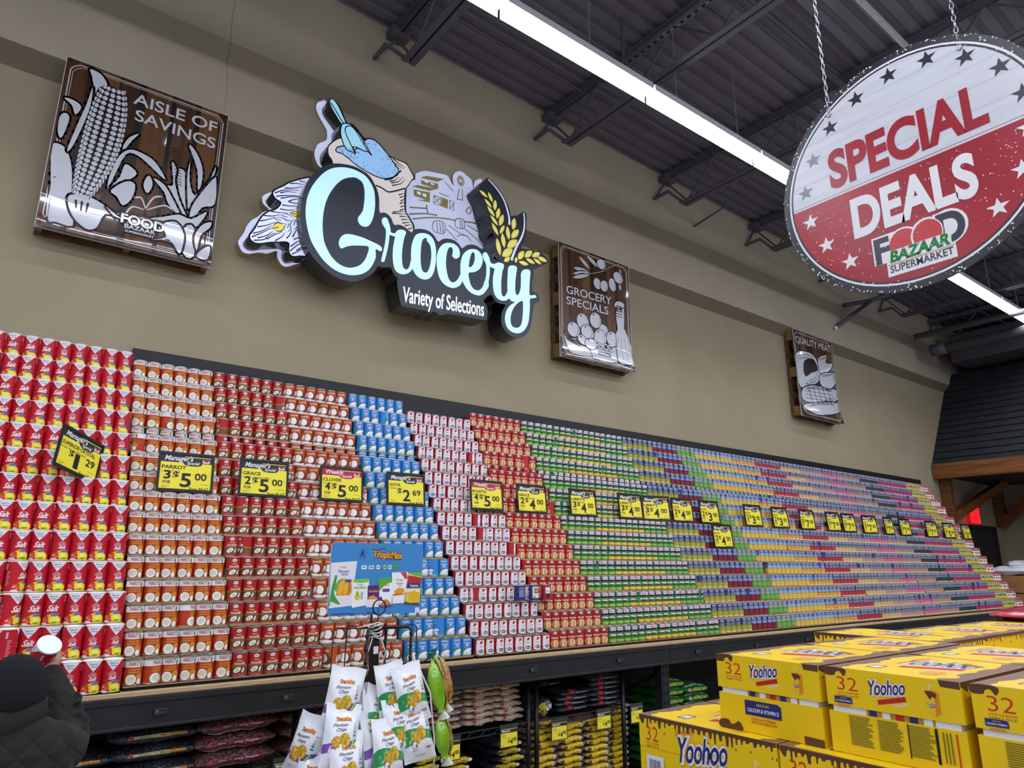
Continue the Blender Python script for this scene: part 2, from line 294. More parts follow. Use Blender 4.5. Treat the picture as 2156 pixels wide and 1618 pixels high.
sack=[-436,1845,-396,1845,-359,1817,-320,1759,-279,1688,-233,1696,-183,1667,-132,1618,-107,1616,-60,1636,-3,1627,61,1583,114,1540,198,1534,276,1532,317,1483,359,1427,335,1385,299,1314,281,1282,285,1289,279,1202,292,1083,327,1041,382,946,296,802,-21,932,-327,1127,-377,1272,-421,1333,-426,1404,-402,1456,-360,1508,-333,1528,-342,1586,-341,1643,-325,1668,-425,1769,-442,1817],
sack_fill=[-418,1401,-395,1447,-353,1498,-315,1523,-232,1508,-53,1518,102,1525,198,1524,270,1520,311,1474,346,1422,328,1389,292,1318,271,1285,271,1284,268,1198,279,1079,312,1036,366,941,296,802,-21,932,-327,1127,-373,1292,-410,1338],
sugar=[-354,1421,-327,1447,-288,1466,-240,1455,-217,1452,-178,1492,-127,1551,-118,1592,-71,1626,-9,1621,56,1577,115,1527,168,1477,203,1433,192,1384,131,1336,70,1307,-9,1302,-101,1317,-192,1344,-246,1372,-306,1391,-352,1391],
scoop_bowl=[-324,1650,-290,1677,-243,1679,-194,1649,-149,1605,-103,1548,-50,1478,-82,1497,-112,1491,-142,1494,-172,1498,-216,1489,-199,1459,-192,1434,-222,1440,-257,1439,-288,1466,-315,1523,-330,1579],
scoop_inner=[-192,1437,-244,1515,-284,1586,-293,1626,-272,1660,-231,1665,-186,1627,-141,1570,-76,1496],
scoop_handle=[-432,1834,-407,1840,-370,1806,-330,1742,-297,1681,-324,1659,-368,1706,-413,1761,-433,1803],
handle_inner=[-427,1805,-383,1756,-339,1700,-310,1669],
rim_one=[8,1219,62,1215,118,1200,195,1239,265,1285],
rim_two=[81,1301,142,1332,202,1410,225,1435],
leaf_outline=[-543,1087,-603,1059,-664,1017,-706,985,-742,945,-783,909,-813,871,-811,846,-784,818,-749,803,-765,761,-791,731,-827,708,-865,664,-892,609,-910,552,-933,504,-946,475,-936,447,-907,429,-862,435,-804,462,-740,484,-679,503,-659,491,-660,449,-643,412,-618,404,-570,423,-494,461,-485,671,-512,880,-522,1014],
leaf_kernels=[-785,662,-683,661,32,-735,702,-643,701,37,-676,743,-597,748,29,-789,578,-705,628,49,-673,654,-691,580,33,-628,700,-645,610,38,-592,804,-634,778,27],
mill=[928,1677,972,1694,927,1732],
small_line=[254,237,1046,293,266,393],
dark_stars=[-317,386,-169,475,-1,510,174,492,328,403,448,273,508,106,-427,246,-489,80],
white_stars=[-480,-95,-411,-254,-303,-385,344,-369,454,-236,501,-59])
# ================================================================ the room
wallm = mat('wall_paint', 'a2967c', .75, noise=(1.3, '998d73', .3, .7), bump=(60, .05))
wallu = mat('wall_paint_upper', 'b3a894', .75, noise=(1.3, 'a99e8a', .3, .7), bump=(60, .05))
concrete = mat('floor_concrete', '8f8c86', .35, noise=(3, '7c7973', .3, .7))
deckm = mat('roof_deck_paint', '716c79', .6, noise=(2, '686370', .3, .7))
steel = mat('ceiling_steel_paint', '5a5660', .55)
blk = mat('black_rack_paint', '1c1d21', .45, noise=(9, '24252a', .4, .7))
ply = mat('plywood_edge', 'c9ae86', .7, noise=(14, 'ab8d64', .35, .7, (1, 8, 30)))
X0, X1, Y0 = -6, 15.5, -16
def zc(x): return 6.46 - .028*(x-2)               # underside of the roof deck, falling to the far end
b = MB(); b.box((X0, 0.0, 0), (X1+.3, .3, 4.80), wallm)
b.box((X0, -.07, 4.935), (X1+.3, .3, 7.2), wallu); struct(b, 'wall_back')
b = MB(); vs = [(x, y, z) for x in (X0, X1) for y, z in ((.02, 4.795), (0, 4.795), (-.07, 4.935), (.02, 4.935))]
b.add(vs, [(0,4,5,1),(1,5,6,2),(2,6,7,3),(0,1,2,3),(7,6,5,4)], mat('ledge_shade_paint', '6e6454', .8)); struct(b, 'trim_1')  # shade of the down-facing ledge is deepened in its colour
b = MB(); b.box((X1, Y0, 0), (X1+.3, 0, 7.2), wallm); struct(b, 'wall_right')
b = MB(); b.box((X0, Y0, -.2), (X1+.3, .3, 0), concrete); struct(b, 'floor')
b = MB()                                           # corrugated roof deck, ribs along x
ys = []; y = .3
while y > Y0:
    ys += [(y, 0), (y-.07, 0), (y-.085, .03), (y-.135, .03)]; y -= .15
vs = [(x, yy, zc(x)+d) for x in (X0, X1+.3) for yy, d in ys]; n = len(ys)
b.add(vs, [(k+1, k, n+k, n+k+1) for k in range(n-1)], deckm); struct(b, 'ceiling')
# hairline crack in the plaster above the corn panel
b = MB(); P = [(1.005,6.0),(1.0,5.8),(1.012,5.6),(1.0,5.42),(1.02,5.28),(1.028,5.12),(1.026,5.02)]
b.tris(stroke(P, .004, .002, cap=False), flat('5a5448'), lambda x, z: (x, -.0705, z)); struct(b, 'wall_crack')

# LED strip rows hung under the joists
hous = mat('lamp_housing', 'd7d9e2', .4); led = mat('led_tube', 'ffffff', .4, es=LAMP, ec='eef3ff')
chainm = mat('zinc_chain', 'a8a8b0', .35, metal=.8)
ROWS = [(-1.74, 5.5), (-4.04, 5.5), (-6.6, 5.5), (-9.0, 5.5), (-11.4, 5.5), (-13.8, 5.5)]
def chain(p, q, r=.005, parent=None, name='chain'):
    p, q = Vector(p), Vector(q); L = (q-p).length; n = max(2, int(L/.034)); c = MB()
    for i in range(n):
        m_ = p.lerp(q, (i+.5)/n); d = (q-p).normalized(); s_ = d.cross(Vector((0, 1, 0) if i % 2 else (1, 0, 0))).normalized()
        h = L/n*.62
        c.tube([m_+d*h*math.cos(a)+s_*r*1.5*math.sin(a) for a in [2*PI*k/8 for k in range(8)]], r*.42, chainm, 4, closed=True)
    return c.build(name, parent)
for ri, (ly, lz) in enumerate(ROWS):
    where = ['closest to the can wall', 'second from the can wall', 'third from the can wall', 'fourth from the can wall', 'fifth from the can wall', 'farthest from the can wall'][ri]
    xs = [2.39-1.52*5 + 1.52*k for k in range(14)]
    for k, x in enumerate(xs[:-1] if ri else xs[1:-1]):
        a, c = x+.012, x+1.52-.012
        if c > 13.4: break
        t = thing('strip_light', 'white LED strip light, %s along the row hung %s' % (ORD[k+1], where), 'light', ((a+c)/2, ly, lz), 0, 'LED strip lights under the roof')
        h = (c-a)/2
        b = MB(); b.box((-h, -.05, 0), (h, .05, .06), hous)
        if ri == 0: b.box((-h, .051, -.074), (h, .055, .05), hous)  # added wall-side skirt, blocks this row's reflection in the wall panels
        hs_ = b.build('housing', t)
        b = MB(); P = [(-.05, 0), (-.05, -.008), (-.044, -.013), (.044, -.013), (.05, -.008), (.05, 0)]
        vs = [(xx, p, q) for xx in (-h, h) for p, q in P]
        b.add(vs, [(i, i+1, 7+i, 6+i) for i in range(5)] + [(5,4,3,2,1,0), (6,7,8,9,10,11)], led); b.build('diffuser', t, merge=True)
        if ri < 1:
            for cx in (-h*.55, h*.62) if k % 2 else (h*.1,):
                chain((cx, 0, .06), (cx, 0, zc(x)-lz-.0), .0055, hs_, 'hanging_chain')

# bar joists across the hall
ang = .055
for k, jx in enumerate([-4.97, -3.13, -1.29, .55, 2.39, 4.23, 6.07, 7.91, 9.75, 11.59, 13.43]):
    zt = zc(jx); zb = zt-.52
    t = thing('bar_joist', 'dark steel bar joist, %s of the row counted from the far wall' % ORD[11-k], 'roof joist', (jx, 0, zb), 0, 'bar joists under the roof deck')
    b = MB()
    for s_ in (-1, 1): b.box((s_*.012-(ang if s_ < 0 else 0), -15.9, -.004), (s_*.012+(ang if s_ > 0 else 0), -.35, .004), steel); b.box((s_*.012-.003, -15.9, 0), (s_*.012+.003, -.35, .05), steel)
    b.build('bottom_chord', t)
    b = MB(); b.box((-.06, -15.9, .47), (.06, -.075, .476), steel); b.box((-.016, -15.9, .42), (-.01, -.075, .47), steel); b.box((.01, -15.9, .42), (.016, -.075, .47), steel); b.build('top_chord', t)
    b = MB(); y = -.42; s_ = 0
    b.bar((0, -.09, .44), (0, -.42, .02), .02, .02, steel)
    while y > -15.5:
        b.bar((0, y, .02 if not s_ else .45), (0, y-.45, .45 if not s_ else .02), .018, .018, steel); y -= .45; s_ = 1-s_
    b.build('web_bars', t)
    b = MB(); b.box((-.09, -.2, .39), (.09, -.075, .47), steel); b.bar((-.19, -.075, .13), (-.19, -.30, .13), .03, .03, steel); b.bar((-.19, -.3, .13), (.0, -.36, .02), .02, .03, steel); b.bar((0, -.11, .40), (-.19, -.11, .14), .02, .02, steel); b.build('wall_seat', t)
def along(name, label, y, dz, r, c, x0=X0, x1=15.4, cat='pipe'):
    b = MB(); m_ = mat(name+'_paint', c, .5)
    b.tube([(x0, y, zc(x0)-dz), (x1, y, zc(x1)-dz)], r, m_, 8); tag(b.build(name, smooth=True), label, cat)
along('conduit', 'thin dark conduit under the roof deck just off the can wall', -.62, .06, .016, '5a5058')
along('sprinkler_pipe', 'thick dark sprinkler pipe crossing the joists beyond the first light row', -2.35, .14, .035, '4a464c')
along('steel_pipe', 'pale galvanised pipe running above the round hanging sign', -3.05, .35, .028, '9aa0a2')
along('cable', 'thin black cable strung beside the pale galvanised pipe', -2.75, .4, .006, '222228', cat='cable')
for k, (x, y) in enumerate([(3.88, -1.6), (6.9, -2.0)]):
    b = MB(); z = zc(x)-.5
    for s_ in (-.02, .02): b.box((x+s_-.004, y-1.0, z), (x+s_+.004, y+.2, z+.04), steel)
    for q in range(17): b.box((x-.02, y-1.0+q*.07, z), (x+.02, y-.965+q*.07, z+.004), steel)
    b.box((x-.01, y-.9, z+.04), (x+.01, y-.88, zc(x)), steel); b.box((x-.01, y+.1, z+.04), (x+.01, y+.12, zc(x)), steel)
    tag(b.build('strut_channel'), 'slotted steel strut channel under the deck, %s the first gap between light joints' % ('over' if k == 0 else 'beyond'), 'steel channel', 'strut channels')
# struts and pipes that reach the wall at the far end
for k, (p, q, r, nm, lb) in enumerate([((6.62,-.075,5.83),(6.66,-.55,5.93),.012,'brace_rod','thin dark brace rod reaching the wall beside the third joist end'),
    ((9.85,-.08,5.16),(10.5,-.38,5.68),.03,'brace_pipe','dark diagonal brace pipe with a pale tip below the round sign')]):
    b = MB(); b.tube([p, q], r, steel, 8)
    if k: b.tube([p, Vector(p).lerp(Vector(q), .06)], r*1.05, WHITE, 8); b.tube([(10.2,-.1,5.62),(10.5,-.38,5.68),(10.4,-1.4,5.72)], .035, steel, 8)
    tag(b.build(nm, smooth=True), lb, 'brace')
for k, (y0, z, r, lb) in enumerate([(-.3, 5.44, .05, 'thin round duct stub ending near the far corner under the roof'), (-.34, 5.30, .085, 'fat round duct stub with a collar near the far corner')]):
    b = MB(); x = 12.1+.55*k; b.tube([(x, y0, z), (x+.06, -6, z+.02)], r, steel, 14)
    if k: b.tube([(x, y0+.02, z), (x, y0-.22, z)], r*1.2, steel, 14)
    tag(b.build('duct_pipe', smooth=True), lb, 'duct', 'duct stubs')
b = MB(); b.box((13.5, -7, 5.25), (15.3, -.3, 5.75), steel); tag(b.build('air_duct', bevel=.02), 'large dark rectangular air duct in the far corner under the roof', 'duct')

# far corner: black shingled canopy on timber brackets
shing = mat('black_shingle', '1f2126', .8, bump=(40, .3), noise=(5, '2a2c33', .35, .7)); oak = mat('stained_timber', '7c4a22', .55, noise=(4, '5a3216', .3, .7, (1, 1, 8)))
oakh = mat('stained_timber_beam', '8a5428', .5, noise=(3, '5e3618', .35, .7, (3, .6, 9)))
t = thing('canopy', 'black shingled canopy with a timber fascia high in the far corner', 'canopy', (14, -2, 3.2))
def L(x, y, z): return (x-14, y+2, z-3.2)
b = MB(); n = 15; A, B = (12.78, 3.36), (14.05, 5.15)
for k in range(n):                                 # overlapping shingle courses
    f0, f1 = k/n, (k+1.15)/n; p = (A[0]+(B[0]-A[0])*f0-.03, A[1]+(B[1]-A[1])*f0); q = (A[0]+(B[0]-A[0])*f1, A[1]+(B[1]-A[1])*f1)
    y = -.01 - (.21 if k % 2 else 0); b.add([L(p[0],-.01,p[1]),L(p[0],-6,p[1]),L(q[0],-6,q[1]),L(q[0],-.01,q[1])], [(3,2,1,0)], shing)
    b.add([L(p[0],-.01,p[1]),L(p[0],-6,p[1]),L(p[0]+.03,-6,p[1]),L(p[0]+.03,-.01,p[1])], [(0,1,2,3)], shing)
b.add([L(12.78,-.01,3.36),L(14.05,-.01,5.15),L(15.45,-.01,5.15),L(15.45,-.01,3.36)], [(0,1,2,3)], shing)
b.add([L(14.05,-.01,5.15),L(14.05,-6,5.15),L(15.45,-6,5.15),L(15.45,-.01,5.15)], [(0,1,2,3)], shing)
b.add([L(12.78,-6,3.36),L(14.05,-6,5.15),L(15.45,-6,5.15),L(15.45,-6,3.36)], [(3,2,1,0)], shing); b.build('shingles', t)
b = MB(); b.box(L(12.74,-6,3.13), L(12.86,-.01,3.38), oakh); b.build('fascia_beam', t, bevel=.008)
b = MB(); b.box(L(12.86,-6,3.2), L(15.45,-.01,3.26), shing); b.build('soffit', t)
for x in (13.02, 15.3):
    b = MB(); b.box(L(x-.07,-.16,2.42), L(x+.07,-.01,3.2), oak); b.build('post', t, bevel=.006)
for p, q in (((13.05,-.09,2.5),(14.9,-.35,3.2)), ((15.3,-.1,2.5),(15.2,-.95,3.2))):
    b = MB(); b.bar(L(*p), L(*q), .13, .15, oakh); b.build('diagonal_brace', t, bevel=.006)
# door and exit sign in the corner of the back wall
t = thing('door_1', 'plain black door in the back wall under the canopy', 'door', (14.4, -.01, 0)); t['kind'] = 'structure'
b = MB(); b.box((-.5, -.03, 0), (.55, -.0, 2.34), mat('black_door', '1b1d22', .5)); b.build('door_leaf', t)
b = MB(); dm = mat('door_frame_dark', '131418', .5); b.box((-.58, -.05, 0), (-.5, 0, 2.42), dm); b.box((.55, -.05, 0), (.63, 0, 2.42), dm); b.box((-.58, -.05, 2.34), (.63, 0, 2.42), dm); b.build('door_frame', t)
t = thing('exit_sign', 'glowing red exit sign box on a bracket above the black door', 'exit sign', (13.95, -.12, 2.44), 0)
b = MB(); b.box((-.16, -.02, 0), (.16, .02, .28), mat('exit_red', 'e01020', .4, es=1.6, ec='ff1622')); b.build('panel', t, bevel=.006)
b = MB(); b.box((-.2, -.05, .28), (.2, .08, .34), blk); b.box((-.05, .05, .2), (.05, .12, .34), blk); b.build('bracket', t)
# ================================================================ pallet rack with the display deck
def local(o): return lambda p: tuple(Vector(p) - o.location)
rack = thing('pallet_rack', 'long black pallet rack with a plywood deck carrying the stepped wall of cans', 'pallet rack', (1.65, -1.22, 0))
def rp(mb, name, **k):
    o = mb.build(name, rack, **k)
    o.data.transform(Matrix.Translation((-1.65, 1.22, 0))); return o
BAYS = [-1.1, 1.92, 4.4, 7.15, 9.9, 12.65]
for a, c in zip(BAYS, BAYS[1:]):
    b = MB(); c2 = min(c, 12.2)
    b.box((a+.002, -1.225, .985), (c2-.002, -1.18, 1.108), blk); b.box((a+.002, -1.235, 1.09), (c2-.002, -1.17, 1.118), blk); b.box((a+.002, -1.235, .98), (c2-.002, -1.19, .995), blk)
    for q in (.3, 1.1, 1.9, 2.5):
        if a+q < c2: b.box((a+q, -1.2385, 1.03), (a+q+.06, -1.23, 1.06), mat('beam_clip', '2b2c31', .4)); b.tube([(a+q+.015,-1.232,1.045),(a+q+.015,-1.242,1.045)], .008, mat('bolt_zinc', '77787d', .3, metal=.8), 8)
    rp(b, 'front_beam', bevel=.003)
    b = MB(); b.box((a+.002, -.10, .98), (c2-.002, -.055, 1.118), blk); rp(b, 'rear_beam')
for x in BAYS[:-1]+[12.16]:
    for y in (-1.168, -.2):
        b = MB(); b.box((x-.045, y, 0), (x+.045, y+.07, .985), blk)
        for q in range(12):
            for s_ in (-.022, .022): b.box((x+s_-.009, y-.0015, .12+q*.07), (x+s_+.009, y+.002, .15+q*.07), mat('slot_dark', '050506', .8))
        rp(b, 'upright_post')
    b = MB(); b.bar((x, -1.1, .9), (x, -.2, .45), .03, .03, blk); b.bar((x, -1.1, .2), (x, -.2, .2), .03, .03, blk); rp(b, 'frame_brace')
    if 4 < x < 5: b = MB(); b.bar((x-.04, -.62, .97), (x-.40, -.62, .66), .045, .05, blk); rp(b, 'knee_brace')
b = MB(); b.box((BAYS[0], -1.225, 1.119), (12.2, -.03, 1.139), ply); rp(b, 'deck_board', bevel=.002)
b = MB(); b.box((.665, -.028, 1.145), (12.2, -.006, 3.075), mat('black_back_panel', '17181c', .5)); rp(b, 'back_panel')
riser_m = mat('black_riser', '101114', .9)

# ================================================================ cans
alu = mat('tin_metal', 'b9bcc0', .28, metal=.9); rimw = flat('eeeeee', .4)
def can_body(r, h, n, m):                          # beaded tin with rolled rims
    b = MB(); P = [(r-.003, 0), (r+.0004, .0012), (r+.0006, .004), (r-.0012, .006)]
    P += [(r-.0012, .006+(h-.012)*t) for t in (0, 1)] + [(r+.0006, h-.004), (r+.0004, h-.0012), (r-.002, h), (r-.0035, h-.003), (0.0001, h-.003)]
    b.lathe(P, m, n); return b
def can_lid(r, h, n):
    b = MB(); b.lathe([(r-.0036, h-.0028), (r-.008, h-.0022), (r-.010, h-.0028), (r-.016, h-.0026), (.0001, h-.0026)], alu, n); return b
def sleeve(r, z0, z1, n, m):
    b = MB(); b.lathe([(r, z0), (r, z1)], m, n); return b
def around(r, fn, k=2):                            # repeat a front design k times round the can
    art = []
    for q in range(k):
        for T, m in fn(): art.append((mv(T, 2*PI*r*q/k - (2*PI*r if q*2 >= k and k > 1 and q else 0)*(1 if q/k > .5 else 0)), m))
    return art
def ring(z0, z1, r): return rect(-PI*r, z0, PI*r, z1)
def banded(bands, r): return [(ring(a, c, r), flat(m) if isinstance(m, str) else m) for a, c, m in bands]

def d_salt(r, h, iod):
    def f():
        A = [([[(-.036, h-.005), (0, h*.66), (.036, h-.005)]], WHITE)]
        A += [(txt('Superior', -.017, .017, h*.865, .0075, .02, .2), flat('27347c')), (txt('Crystal', -.013, .013, h*.79, .0075, .02, .2), flat('27347c'))]
        if iod: A += [(txt('PLAIN', -.008, .008, h*.615, .003), WHITE), (txt('IODIZED', -.0165, .0165, h*.515, .0125, -.01), WHITE), (txt('Salt', -.015, .015, h*.395, .016, .03, .35), WHITE)]
        else: A += [(txt('PLAIN', -.008, .008, h*.6, .003), WHITE), (txt('Salt', -.022, .022, h*.43, .026, .03, .35), WHITE)]
        A += [(ell(.016, h*.15, .030, .020, -.25), flat('e8cf22')), (ell(.02, h*.16, .020, .011, -.3), flat('f3e14e')), (leaf(-.02, h*.27, .03, h*.36, .012), flat('e0b81e')),
              (leaf(-.004, h*.29, .036, h*.345, .013), flat('4f6cb8')), (ell(-.026, h*.145, .0185, .0185), flat('7a0f14')), (ell(-.026, h*.145, .0172, .0172), flat('d23a28')), (ell(-.031, h*.18, .0075, .005, .5), flat('f09080')), (ell(-.020, h*.12, .006, .004, .9), flat('e8705e')), (leaf(-.03, h*.2, -.015, h*.235, .006), flat('3f8a32')), (leaf(0, h*.06, .03, h*.085, .008), flat('4f9a36')), (leaf(-.045, h*.05, -.01, h*.02, .012), WHITE)]
        return A
    side = []
    for k in (-1, 1):
        side += [(rect(k*PI*r/2-.006+.012*q/9*0+.0, h*(.2+.055*q), k*PI*r/2+.0+(.004+.003*(q % 3)), h*(.2+.055*q)+.0022), flat('f3c9cc')) for q in range(9)]
        side += [(rect(k*PI*r/2-.014, h*(.72+.05*q), k*PI*r/2-.006, h*(.72+.05*q)+.004), WHITE) for q in range(4)]
    return around(r, f, 2) + side
def d_parrot(r, h):
    def f():
        A = [(txt('PARROT', -.026, .0235, h*.775, h*.15, .03), flat('9c1616')), (ell(.031, h*.83, .005, .010, -.2), flat('3d7a2a')), (ell(.031, h*.885, .004, .004), flat('7a9a30')), (leaf(.030, h*.78, .033, h*.66, .005), flat('2a2a24'))]
        A += [(txt('COCONUT MILK', -.026, .030, h*.595, h*.062, .012, .2), flat('f0c040')), (txt('LECHE DE COCO', -.026, .030, h*.495, h*.062, .012, .2), flat('f0c040'))]
        A += [(ell(.026, h*.32, .017, .017), flat('d88a28')), (ell(-.012, h*.24, .0265, .025), flat('8a5a32')), (ell(-.012, h*.25, .0235, .0225), flat('f2f0ea')), (ell(-.008, h*.26, .015, .015), flat('d9d6c4')), (ell(.026, h*.17, .0135, .016), flat('8a5a32')), (ell(.026, h*.175, .011, .0135), flat('f0ede2'))]
        return A
    return banded([(.006, h*.72, 'bc3018'), (h*.36, h*.6, 'b4441a'), (.006, h*.07, 'd9d4ca'), (h*.715, h-.006, 'e9e6e4')], r) + around(r, f, 2)
def d_grace(r, h):
    def f():
        return [(ell(0, h*.83, .013, h*.075), WHITE), (txt('Grace', -.009, .009, h*.805, h*.06, .02), flat('4a4038')),
                (txt('Classic', -.014, .016, h*.63, h*.085, .03, .25), flat('e8b440')), (txt('Coconut Milk', -.027, .029, h*.5, h*.1, .03, .2), WHITE),
                (leaf(-.034, h*.46, .034, h*.44, .012), flat('9a5c28')), (ell(-.006, h*.27, .022, h*.12, .5), flat('3a2418')), (ell(-.007, h*.28, .0195, h*.1, .5), flat('efece0')), (ell(-.006, h*.27, .010, h*.055, .5), flat('c9c4b2')), (ell(.023, h*.27, .011, h*.15, -.35), flat('4a3424')), (ell(.022, h*.27, .006, h*.12, -.35), flat('ddd6c8'))]
    return banded([(.006, h-.006, 'b01c20'), (h*.1, h*.46, '7a4e2a'), (h*.4, h*.47, 'a8742e'), (.006, h*.12, 'c8383c')], r) + around(r, f, 2)
def d_clover(r, h):
    def f():
        return [(txt('Coconut Milk', -.026, .030, h*.76, h*.085, .03), WHITE), (ell(0, h*.95, .004, .003), flat('3f8a32')),
                (ell(.012, h*.42, .033, h*.235, -.7), flat('6a2a12')), (ell(.004, h*.44, .026, h*.23, -.75), flat('8a3818')), (ell(-.002, h*.45, .0235, h*.205, -.75), flat('f0eeea')), (ell(-.036, h*.42, .016, h*.24, -.5), flat('8a3818')), (ell(-.037, h*.42, .012, h*.2, -.5), flat('eceae6')), (txt('13.5 FL OZ', .006, .028, h*.06, h*.035), flat('888888'))]
    return banded([(.006, h-.006, 'bf5424'), (.006, h*.2, 'e8e6e2')], r) + around(r, f, 2)
def goya(h, y, s=.052, w_=.021): return [(txt('GOYA', -w_-.0012, w_+.0012, y-.001, h*s*2.1, .05), flat('182058')), (txt('GOYA', -w_, w_, y, h*s*2, .035), WHITE)]
def d_goya_coconut(r, h):
    def f():
        return goya(h, h*.8) + [(txt('Coconut', -.019, .023, h*.655, h*.095, .03), WHITE), (txt('Milk', -.006, .014, h*.545, h*.09, .03), WHITE), (rect(-.014, h*.48, .024, h*.5), flat('c0a8d0')),
            (leaf(-.03, h*.22, -.02, h*.5, .014), flat('2f8a6a')), (leaf(-.03, h*.2, -.004, h*.42, .010), flat('3f9a5a')), (ell(.012, h*.25, .034, h*.2, .25, a0=0, a1=PI), flat('6a4a5a')), (ell(.013, h*.25, .031, h*.165, .25, a0=0, a1=PI), flat('f2f0f4')), (rect(-.02, h*.1, .036, h*.25), flat('e4e2ee')), (ell(0, h*.15, .003), flat('9a98a8')), (ell(.01, h*.15, .003), flat('9a98a8')), (ell(.02, h*.15, .003), flat('9a98a8'))]
    return banded([(.006, h-.006, '2f86d2'), (.006, h*.085, '8fc870')], r) + around(r, f, 2)
def d_rosita(r, h):
    def f():
        P = [(-.026, h*.08), (.030, h*.08), (.030, h*.82), (.024, h*.9), (-.02, h*.9), (-.026, h*.82)]
        return [(poly(spline(P, 2)), flat('ecebee')), (rect(-.026, h*.06, .03, h*.2), flat('ecebee')), (ell(.004, h*.76, .0085, h*.085, .4), flat('a81e2a')), (ell(.011, h*.79, .006, h*.06, -.4), flat('b82a34')), (leaf(-.006, h*.66, .006, h*.72, .006), flat('3a4a2a')),
                (txt('ROSITA', -.006, .018, h*.5, h*.07, .03), flat('b83038')), (txt('Evaporada', -.004, .020, h*.42, h*.04, .02), flat('8a5050')), (ell(.004, h*.22, .0185, h*.105), flat('1e2a70')), (txt('MILK', -.010, .018, h*.18, h*.085, .03), WHITE)]
    return banded([(.005, h-.005, 'b02030'), (.005, h*.06, 'e4e2e4')], r) + around(r, f, 2)
def d_butter(r, h):
    def f():
        return [(ell(0, h*.86, .012, h*.065), WHITE), (txt('Grace', -.008, .008, h*.84, h*.05, .02), flat('7a4038')), (leaf(-.032, h*.7, .032, h*.68, .016), flat('7a3418')), (txt('Butter Beans', -.026, .028, h*.55, h*.1, .03), WHITE),
                (ell(0, h*.27, .033, h*.22), flat('d8a870'))] + [(ell(-.02+.013*(q % 4)+.005*(q//4 % 2), h*(.15+.085*(q//4)), .0075, .0055, .6*(q % 3)), flat('ecd2a8' if q % 2 else 'c08a58')) for q in range(14)]
    return banded([(.006, h-.006, 'c0281c'), (.006, h*.05, 'd86050')], r) + around(r, f, 2)
def d_libby(r, h, veg):
    lo, hi = {'beans': ('6a9c2c', '9cc850'), 'corn': ('d8a81c', 'ecc850'), 'peas': ('649a3a', '8cbc54')}[veg]
    def f():
        return [(rect(-.030, h*.77, -.017, h*.95), flat('5a9ad0')), (poly([(-.018, h*.73), (.026, h*.73), (.026, h*.95), (-.018, h*.95)]), flat('f0dce0')), (txt("Libby's", -.013, .020, h*.81, h*.085, .03), flat('b02038')), (leaf(-.036, h*.66, .036, h*.7, .016), flat('241a1c')),
                (txt('LOS VEGETALES' if veg != 'corn' else 'WHOLE KERNEL', -.03, .034, h*.56, h*.045, .01), flat('d8e8d0')), (leaf(-.036, h*.5, .036, h*.47, .010), flat('e8e8d8')), (rect(-.036, .007, .036, h*.27), flat(lo)), (ell(0, h*.39, .014, h*.035), flat('5a2028'))] + \
               [(leaf(-.034+.011*(q % 6), h*(.08+.08*(q//6)), -.02+.012*(q % 6), h*(.15+.06*(q//6)), .007), flat(hi)) for q in range(12)]
    return banded([(.006, h-.006, '1f6a3c'), (h*.36, h*.46, '3f9a48')], r) + around(r, f, 3)
def d_bean(r, h, c, c2, mid='525a68', top='22307e', base='e0d6a4'):
    def f():
        return goya(h, h*.835, .045, .019) + [(txt('PREMIUM', -.016, .018, h*.77, h*.035), flat('c8d0e0')), (rect(-.026, h*.5, .028, h*.74), flat(mid)), (txt('FRIJOLES', -.020, .022, h*.64, h*.05), flat('b8c0d0')), (txt('BEANS', -.018, .02, h*.54, h*.06), flat('b8c0d0')), (leaf(-.03, h*.14, .03, h*.05, .016), flat(base))] + \
               [(ell(-.026+.0105*(q % 6)+.005*(q//6), h*(.16+.1*(q//6)), .006, .0045, .5*(q % 4)), flat(c2)) for q in range(18)]
    return banded([(.006, h-.006, top), (h*.09, h*.5, c), (.006, h*.09, base)], r) + around(r, f, 3)
def d_juice(r, h):
    def f(): return [(txt('GOYA', -.02, .02, h*.8, h*.1, .03), flat('e8e050')), (leaf(-.02, h*.45, .02, h*.55, .012), flat('1d5a38')), (ell(.01, h*.4, .01, h*.09), flat('204a30'))]
    return banded([(.006, h-.006, 'd8bc28'), (h*.72, h-.006, 'c86a24'), (h*.4, h*.72, '9ac0b0')], r) + around(r, f, 3)
def d_redwhite(r, h):
    def f(): return [(txt('GOYA', -.02, .02, h*.72, h*.1, .03), WHITE), (ell(0, h*.35, .012, h*.12), flat('8a3028'))]
    return banded([(.006, h-.006, 'ece6e2'), (h*.6, h-.006, 'b01c2a')], r) + around(r, f, 3)

class Kind:
    """one product: builds the first can with its parts, later ones are copies"""
    def __init__(s, name, cat, r, h, art, base, n=24, parts=2, metal=None, z=(.006, .006)):
        s.name, s.cat, s.r, s.h, s.src = name, cat, r, h, None
        if parts == 0:
            b = can_body(r, h, n, metal or alu); b.lathe([(r, z[0]), (r, h-z[1])], base, n); wrap(b, art, r, n); s.me = [('can', b.mesh(name))]
        else:
            b = can_body(r-.0004, h, n, metal or alu); s.me = [('can', b.mesh(name))]
            b = sleeve(r, z[0], h-z[1], n, base); wrap(b, art, r, n); s.me.append(('label', b.mesh('printed_label')))
            if parts > 1: s.me.append(('lid', can_lid(r, h, n).mesh('lid')))
        for q, m in s.me[:1]:
            for p in m.polygons: p.use_smooth = True
    def put(s, loc, rz, label, group):
        if s.src is None:
            s.src = link(s.name, s.me[0][1]); tag(s.src, label, s.cat, group); s.src.location = loc; s.src.rotation_euler = (0, 0, rz)
            for q, m in s.me[1:]: link('printed_label' if q == 'label' else 'lid', m, s.src)
            return s.src
        return clone(s.src, loc, rz, label, group)
carton = mat('corrugated_board', 'a8865c', .85, noise=(30, '94734a', .35, .7, (1, 1, 1)))
